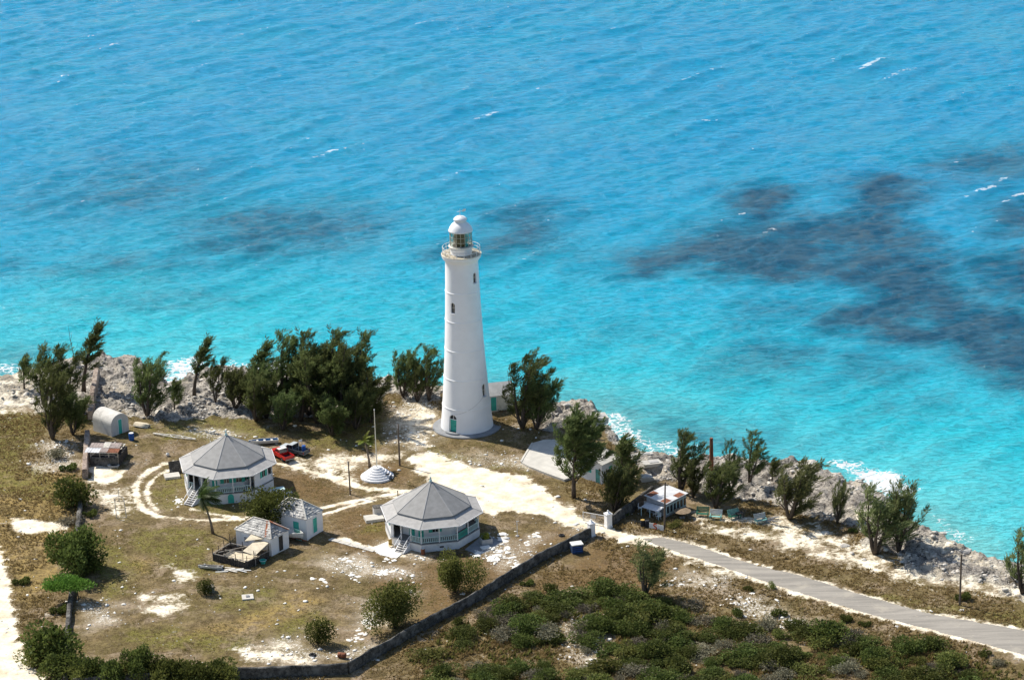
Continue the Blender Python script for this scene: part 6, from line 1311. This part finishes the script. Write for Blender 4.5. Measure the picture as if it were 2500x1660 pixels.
plant('d0', 170, 1238, (2.1, 1.8, 2.1), 'dark bush beside the top of the left yard wall'); plant('tree2', 180, 1400, (1.35, 1.3, 1.45), 'tall dark bush covering the left yard wall'); plant('d2', 218, 1398, (1.3, 1.3, 1.3), 'dark bush at the right foot of the tall one on the left wall')
plant('acacia', 192, 1468, (1.1, 1.1, 1.15), 'flat-topped bright green acacia by the left wall', name='acacia_tree', cat='tree')
plant('d1', 130, 1612, (2.7, 2.4, 2.6), 'broad green bush at the lower left by the sandy road', 1.0); plant('y0', 95, 1618, (1.6, 1.4, 1.3), 'yellowish bush beside the sandy road bottom left'); plant('d2', 150, 1645, (2.0, 1.6, 1.6), 'dark bush at the bottom left corner of the yard wall')
plant('tree2', 335, 1655, (.75, .8, .95), 'dark upright bush in the bottom hedge')
for i, x in enumerate((196, 224, 250, 276, 302, 372, 398, 424, 452, 480, 508, 536, 556)): plant(('y1', 'd0', 'y0', 'd1')[i % 4], x, 1668 - (i % 3) * 6, (1.5, 1.3, 1.75 - .1 * (i % 3) - .0012 * max(0, x - 400)), 'green hedge bush along the bottom boundary wall', i * 1.1, group='hedge along the bottom wall')
plant('thin', 498, 1452, (.62, .7, .75), 'small green plant beside a dark box in the dry yard'); g = empty('dark_box', gs(514, 1446), .3); tag(g, 'small dark box beside the lone green plant in the yard', 'box'); MB().box((0, 0, .35), (1.0, .8, .8)).build('case', M['pad'], g); MB().box((0, 0, .78), (1.05, .85, .07)).build('lid', M['wood'], g)
plant('g0', 168, 1278, (1.5, 1.2, .9), 'grey leafless scrub across the gap of the left wall'); plant('low', 220, 1262, 1.0, 'low green bush at the gap of the left wall'); plant('g1', 143, 1118, (1.2, 1.1, 1.2), 'dry grey bush on the rocks left of the ruined shack'); plant('low', 170, 1150, 1.1, 'low bush left of the pinkish wall by the shack'); plant('low', 55, 1425, 1.0, 'low green bush in the brown grass by the sandy road')
plant('low', 150, 1500, 1.1, 'low bush against the left wall under the acacia'); plant('g1', 1095, 1356, (1.9, .7, .6), 'low dead scrub along the foot of the near house', .25); plant('low', 1520, 1262, (1.0, .8, .8), 'low bush beside the rear gate post')
plant('low', 2355, 1468, (.9, .8, 1.1), 'small green bush at the foot of the lone pole'); plant('y0', 1648, 1286, (.9, .7, .5), 'yellow-green weeds in front of the grey shack')
g = plant('y1', 1187, 1326, (.55, .48, .62), 'variegated leafy plant growing in the concrete planter', name='potted_plant', cat='plant', z=.62); 
for ch in g.children:
    if ch.name.startswith('foliage'): ch.data = ch.data.copy(); ch.data.materials.clear(); ch.data.materials.append(M['planter'])
# ---- coconut palms
def palm(label, px, py, crown, sc, m, lean, nf=15, seed=0):
    r = random.Random(seed); b = gs(px, py); hh = height_of(b, crown); g = empty('coconut_palm', b - Vector((0, 0, .1))); tag(g, label, 'palm'); top = Vector((lean * hh, 0, hh))
    MB().path([(0, 0, 0), (lean * hh * .15, 0, hh * .3), (lean * hh * .5, 0, hh * .65), tuple(top)], [.24, .16, .13, .10], 8).build('trunk', M['trunkp'], g, sm=True)
    for i in range(nf):
        a = i * 2.4 + r.uniform(-.3, .3); el = R(r.uniform(-15, 65)); L = sc * r.uniform(.8, 1.1); d = (Vector((math.cos(a) * math.cos(el), math.sin(a) * math.cos(el), math.sin(el))) + WIND * .55).normalized(); p = top.copy(); pts = [p.copy()]; n = 10
        for j in range(n): d = (d + Vector((0, 0, -.13)) + WIND * .10).normalized(); p = p + d * (L / n); pts.append(p.copy())
        mb = MB(); mb.path(pts, [.035 * (1 - j / (n + 1)) + .006 for j in range(n + 1)], 4)
        for j in range(1, n + 1):
            dd = (pts[j] - pts[j - 1]).normalized(); sd_ = dd.cross(Vector((0, 0, 1))).normalized()
            for s in (-1, 1):
                for q_ in (0, .33, .66):
                    o_ = pts[j - 1].lerp(pts[j], q_); ll = sc * .30 * math.sin(math.pi * (.12 + .85 * (j - 1 + q_) / n)) + .08; tip = o_ + (sd_ * s * .75 + dd * .55 + Vector((0, 0, -.45)) + WIND * .25).normalized() * ll; w_ = dd * .055
                    mb.add([o_ - w_, o_ + w_, tip], [(0, 1, 2)])
        mb.build('frond', M[m], g)
palm('tall coconut palm in front of the farther house with wind-blown fronds', 520, 1303, 1212, 3.2, 'palm', -.22, 22, 3)
palm('small yellow-green coconut palm behind the flagpole', 903, 1141, 1074, 1.7, 'palmy', -.13, 13, 5)

# ---- dense scrub below the road, one object per bush
SCRUB = PK((980,1568),(960,1510),(1020,1465),(1110,1440),(1180,1375),(1240,1365),(1310,1385),(1380,1365),(1440,1370),(1520,1390),(1600,1405),(1640,1440),(1740,1452),(1800,1432),(1880,1470),(1980,1460),(2100,1470),(2200,1490),(2290,1530),(2361,1560),(2400,1640),(2200,1680),(960,1680))
GAPS = PK((1290,1440),(1330,1430),(1350,1500),(1330,1560),(1270,1568),(1290,1490))
r = random.Random(99); xs0, xs1, ys0, ys1 = SCRUB[:, 0].min(), SCRUB[:, 0].max(), SCRUB[:, 1].min(), SCRUB[:, 1].max()
cand = [(r.uniform(xs0, xs1), r.uniform(max(ys0, -100), ys1)) for _ in range(1500)]; ca = np.array(cand)
ins = poly_mask(ca[:, 0], ca[:, 1], SCRUB, .3) > .5; gp = poly_mask(ca[:, 0], ca[:, 1], GAPS, .3) > .5; dn = fbm(ca[:, 0] * .09, ca[:, 1] * .09, 3, 301); zz = terrain(ca[:, 0], ca[:, 1])
placed = []
for i in np.nonzero(ins & ~gp)[0]:
    x, y = ca[i]
    if dn[i] < .465: continue
    if all((x - a) ** 2 + (y - b) ** 2 > 1.75 ** 2 for a, b in placed): placed.append((x, y, float(zz[i])) [:2])
SL = {'d': 'dark green bush in the dense scrub below the road', 'y': 'yellow-green bush in the dense scrub below the road', 'g': 'grey twiggy bush in the dense scrub below the road', 'l': 'low green bush in the dense scrub below the road'}
for (x, y) in placed[:290]:
    k = r.choices(['d0', 'd1', 'd2', 'y0', 'y1', 'g0', 'g1', 'low'], [5, 5, 5, 3, 3, 4, 4, 3])[0]; s = r.uniform(.7, 1.6); g = empty('shrub', (x, y, hz((x, y)) - .05), r.uniform(0, 6.28)); g.scale = (s * r.uniform(.85, 1.3), s * r.uniform(.85, 1.3), s * r.uniform(.45, .85)); tag(g, SL[k[0]], 'shrub', 'scrub bushes below the road'); t, f = SHR[k]
    linkobj('stems', t, M['trunk'], g); linkobj('foliage', f, None, g)
# scattered bushes on the verges
for i, (x, y, k, s) in enumerate(((1290,1432,'low',.8),(1345,1450,'d0',.7),(1700,1488,'low',.8),(1830,1440,'low',.6),(1900,1500,'low',.9),(1800,1505,'d1',.6),(2065,1512,'low',.6),(2060,1515,'low',.8),(2110,1530,'low',.7),(2250,1592,'low',.7),(1885,1435,'y0',.5),(1980,1240,'low',.5),(2085,1300,'low',.6),(2440,1625,'g0',.7),(2400,1600,'low',.8),(1240,1475,'low',.9),(1200,1500,'g0',.9),(1120,1530,'d1',.6))): plant(k, x, y, s, 'small scattered bush on the rough ground beside the road', i * .7, group='scattered bushes beside the road')

# ---- dry grass tufts (uncountable)
def grass(name, label, m, n, seed, accept, hmin, hmax, wmul=1.0):
    rg = np.random.default_rng(seed); x = rg.uniform(-84, 90, n * 6); y = rg.uniform(-100, 25, n * 6); z, a = terrain(x, y, True); ok = accept(x, y, a, rg) & (a['m_sd'] > 2); ii = np.nonzero(ok)[0][:n]; x, y, z = x[ii], y[ii], z[ii]; k = len(ii); nb = 4
    base = np.repeat(np.stack([x, y, z], 1), nb, 0) + np.concatenate([rg.normal(0, .10, (k * nb, 2)), np.zeros((k * nb, 1)) - .02], 1); big = np.repeat(.6 + .8 * fbm(x * .25, y * .25, 3, seed), nb); hgt = rg.uniform(hmin, hmax, k * nb) * big; ang = rg.uniform(0, 6.28, k * nb); w = hgt * rg.uniform(.22, .42, k * nb) * wmul
    sx_ = np.stack([np.cos(ang), np.sin(ang), 0 * ang], 1) * w[:, None]; tip = base + np.stack([rg.normal(.28, .3, k * nb) * hgt, rg.normal(-.1, .3, k * nb) * hgt, hgt], 1); V_ = np.stack([base - sx_, base + sx_, tip], 1).reshape(-1, 3); me = fastmesh(name, V_, np.arange(len(V_)).reshape(-1, 3)); o = linkobj(name, me, m); tag(o, label, 'grass', kind='stuff'); return o
YARD = np.array([tuple(p[:2]) for p in (G(230, 940), G(560, 1000), G(1000, 1000), G(1300, 1060), G(1440, 1300), G(850, 1640), G(180, 1660), G(200, 1200))])
def outside(x, y): return poly_mask(x, y, YARD, .3) < .5
def acc_dry(x, y, a, rg): return (a['m_sand'] < .35) & (a['m_road'] < .05) & (a['m_rock'] < .45) & outside(x, y) & (fbm(x * .12, y * .12, 3, 401) > .36) & (rg.random(len(x)) > a['m_white'] * .8)
def acc_yard(x, y, a, rg): return (a['m_sand'] < .3) & (a['m_road'] < .05) & (a['m_rock'] < .4) & ~outside(x, y) & (fbm(x * .15, y * .15, 3, 402) + a['m_straw'] * .3 > .44) & (rg.random(len(x)) > a['m_white'])
def acc_green(x, y, a, rg): return (a['m_sand'] < .3) & (a['m_rock'] < .4) & (a['m_road'] < .05) & ((a['m_green'] > .4) | (fbm(x * .1, y * .1, 3, 403) > .62)) & (rg.random(len(x)) > a['m_white'])
grass('dry_grass', 'rough dry brown grass outside the yard walls', M['grassd'], 42000, 1, acc_dry, .10, .34)
grass('dry_grass', 'short straw-coloured lawn grass inside the yard', M['grassd'], 20000, 2, acc_yard, .05, .15)
grass('green_grass', 'patches of greener grass in the yard and verges', M['grassg'], 14000, 3, acc_green, .06, .18)

def in_scrub(x, y, a, rg): return (poly_mask(x, y, SCRUB, 2.5) > rg.random(len(x))) & (poly_mask(x, y, GAPS, 1.0) < .5) & (a['m_road'] < .05) & (fbm(x * .13, y * .13, 3, 405) > .40)
grass('low_scrub', 'low mixed green scrub growing between the bushes below the road', M['bushy'], 9000, 4, in_scrub, .20, .60, 1.1)
grass('dry_scrub', 'dry grey-brown brush tangled between the bushes below the road', M['grassd'], 20000, 5, in_scrub, .15, .48, .8)
# ---- limestone: individual stones that show, the finer rubble as one mass
t_ = (1 + 5 ** .5) / 2; ICO = np.array([(-1, t_, 0), (1, t_, 0), (-1, -t_, 0), (1, -t_, 0), (0, -1, t_), (0, 1, t_), (0, -1, -t_), (0, 1, -t_), (t_, 0, -1), (t_, 0, 1), (-t_, 0, -1), (-t_, 0, 1)]) / math.hypot(1, t_)
ICF = np.array([(0, 11, 5), (0, 5, 1), (0, 1, 7), (0, 7, 10), (0, 10, 11), (1, 5, 9), (5, 11, 4), (11, 10, 2), (10, 7, 6), (7, 1, 8), (3, 9, 4), (3, 4, 2), (3, 2, 6), (3, 6, 8), (3, 8, 9), (4, 9, 5), (2, 4, 11), (6, 2, 10), (8, 6, 7), (9, 8, 1)])
def rubble(name, label, n, seed, accept, smin, smax, m, flat=.55):
    rg = np.random.default_rng(seed); x = rg.uniform(-84, 90, n * 12); y = rg.uniform(-100, 32, n * 12); z, a = terrain(x, y, True); ok = accept(x, y, a, rg) & (a['m_sd'] > -.6); ii = np.nonzero(ok)[0][:n]; k = len(ii); s = smin * (smax / smin) ** (rg.random(k) ** 2.0)
    P_ = ICO[None] * rg.uniform(.65, 1.3, (k, 12, 1)) * np.stack([rg.uniform(.7, 1.5, k), rg.uniform(.7, 1.3, k), rg.uniform(.5, 1.1, k) * flat], 1)[:, None, :] * s[:, None, None]; an = rg.uniform(0, 6.28, k); c_, s_ = np.cos(an)[:, None], np.sin(an)[:, None]
    P_ = np.stack([P_[:, :, 0] * c_ - P_[:, :, 1] * s_, P_[:, :, 0] * s_ + P_[:, :, 1] * c_, P_[:, :, 2]], 2) + np.stack([x[ii], y[ii], z[ii] + s * .12], 1)[:, None, :]
    F = (ICF[None] + (np.arange(k) * 12)[:, None, None]).reshape(-1, 3); o = linkobj(name, fastmesh(name, P_.reshape(-1, 3), F), m); tag(o, label, 'rubble', kind='stuff')
rubble('shore_rubble', 'broken limestone rubble covering the shore rocks', 9000, 21, lambda x, y, a, rg: (a['m_rock'] > .5) & (rg.random(len(x)) > .35 + .5 * a['m_sand']) & (fbm(x * .2, y * .2, 3, 501) > .46), .07, .38, M['lime'], .6)
rubble('yard_rubble', 'white limestone chips and stones littering the yard', 5000, 22, lambda x, y, a, rg: (a['m_rock'] < .4) & (a['m_road'] < .05) & (rg.random(len(x)) < .03 + .9 * a['m_white'] * (fbm(x * .5, y * .5, 3, 502) > .47)), .06, .34, M['limew'], .45)
rock_me = []
for i in range(6):
    rg = np.random.default_rng(600 + i); b_ = bmesh.new(); bmesh.ops.create_icosphere(b_, subdivisions=2, radius=1.0)
    ctr = rg.normal(0, 1, (9, 3)); ctr /= np.linalg.norm(ctr, axis=1)[:, None]; am = rg.uniform(.6, .95, 9)
    for v_ in b_.verts:
        c_ = np.array(v_.co); k = 1.0
        for q_, a_ in zip(ctr, am):
            dd = float(c_ @ q_)
            if dd > a_ * .8: k = min(k, a_ * .8 / dd)
        v_.co = v_.co * (k * rg.uniform(.95, 1.05)); v_.co.z *= .55
    me = bpy.data.meshes.new('limestone_rock'); b_.to_mesh(me); b_.free(); me.materials.append(M['limew']); rock_me.append(me)
def cluster(seed, n, cen, smin, smax):
    q = random.Random(seed); o = []
    for i in range(n):
        cx, cy, sx_, sy_ = q.choice(cen); o.append((q.gauss(cx, sx_), q.gauss(cy, sy_), smin + (smax - smin) * q.random() ** 2.2))
    return o
ROCKS = [('white limestone outcrop stone on the lawn right of the near house', 'white stones right of the near house', cluster(1, 75, [(1228, 1318, 9, 7), (1222, 1345, 9, 9), (1200, 1368, 12, 6), (1248, 1372, 9, 9), (1165, 1352, 5, 5)], .18, .85)),
         ('white limestone stone on the bare lawn below the near house', 'white stones below the near house', cluster(2, 70, [(865, 1385, 8, 6), (860, 1410, 10, 10), (935, 1402, 10, 4), (970, 1396, 14, 4), (790, 1418, 16, 5), (950, 1368, 10, 3), (845, 1365, 8, 4)], .14, .6)),
         ('white stone in the scatter under the two-lobed bush', 'white stones under the two-lobed bush', cluster(3, 32, [(880, 1542, 12, 10), (910, 1520, 10, 6), (870, 1560, 8, 4)], .15, .5)),
         ('pale stone on the lawn near the gate', 'pale stones near the gate', cluster(4, 16, [(1300, 1306, 14, 4), (1285, 1325, 6, 5)], .15, .5)),
         ('white stone in the pale gap of the scrub below the road', 'white stones in the scrub gap', cluster(5, 50, [(1835, 1485, 22, 16), (1800, 1470, 10, 8), (1930, 1525, 25, 5), (1640, 1420, 18, 8)], .15, .55)),
         ('pale stone beside the farther house steps', 'pale stones by the farther house steps', cluster(6, 16, [(436, 1222, 7, 8)], .18, .5))]
r = random.Random(5)
for lab, grp, lst in ROCKS:
    for i, (px, py, s) in enumerate(lst):
        o = linkobj('limestone_rock', rock_me[r.randrange(6)], None, None, gs(px, py, .0), r.uniform(0, 6.28), (s * r.uniform(.8, 1.5), s * r.uniform(.6, 1.1), s * r.uniform(.25, .6))); tag(o, lab, 'rock', grp)
BLK = [(375,905),(352,882),(330,880),(1440,990),(1350,1000),(1385,1010),(1500,1060),(1540,1085),(1980,1150),(2040,1180),(2100,1200),(2130,1220),(2160,1240),(2240,1300),(2300,1320),(2360,1360),(2060,1330),(2020,1300),(2080,1350),(2110,1365),(2440,1375),(300,900),(268,885),(420,960),(560,930),(900,945),(480,1000),(455,1010),(390,1010),(80,985),(65,965)]
for i, (px, py) in enumerate(BLK):
    s = r.uniform(.35, .85); o = linkobj('shore_boulder', rock_me[r.randrange(6)].copy(), None, None, gs(px, py, .1), r.uniform(0, 6.28), (s * 1.3, s, s * .8)); o.data.materials.clear(); o.data.materials.append(M['lime']); tag(o, 'weathered grey limestone boulder on the shore rocks', 'boulder', 'boulders on the shore rocks')
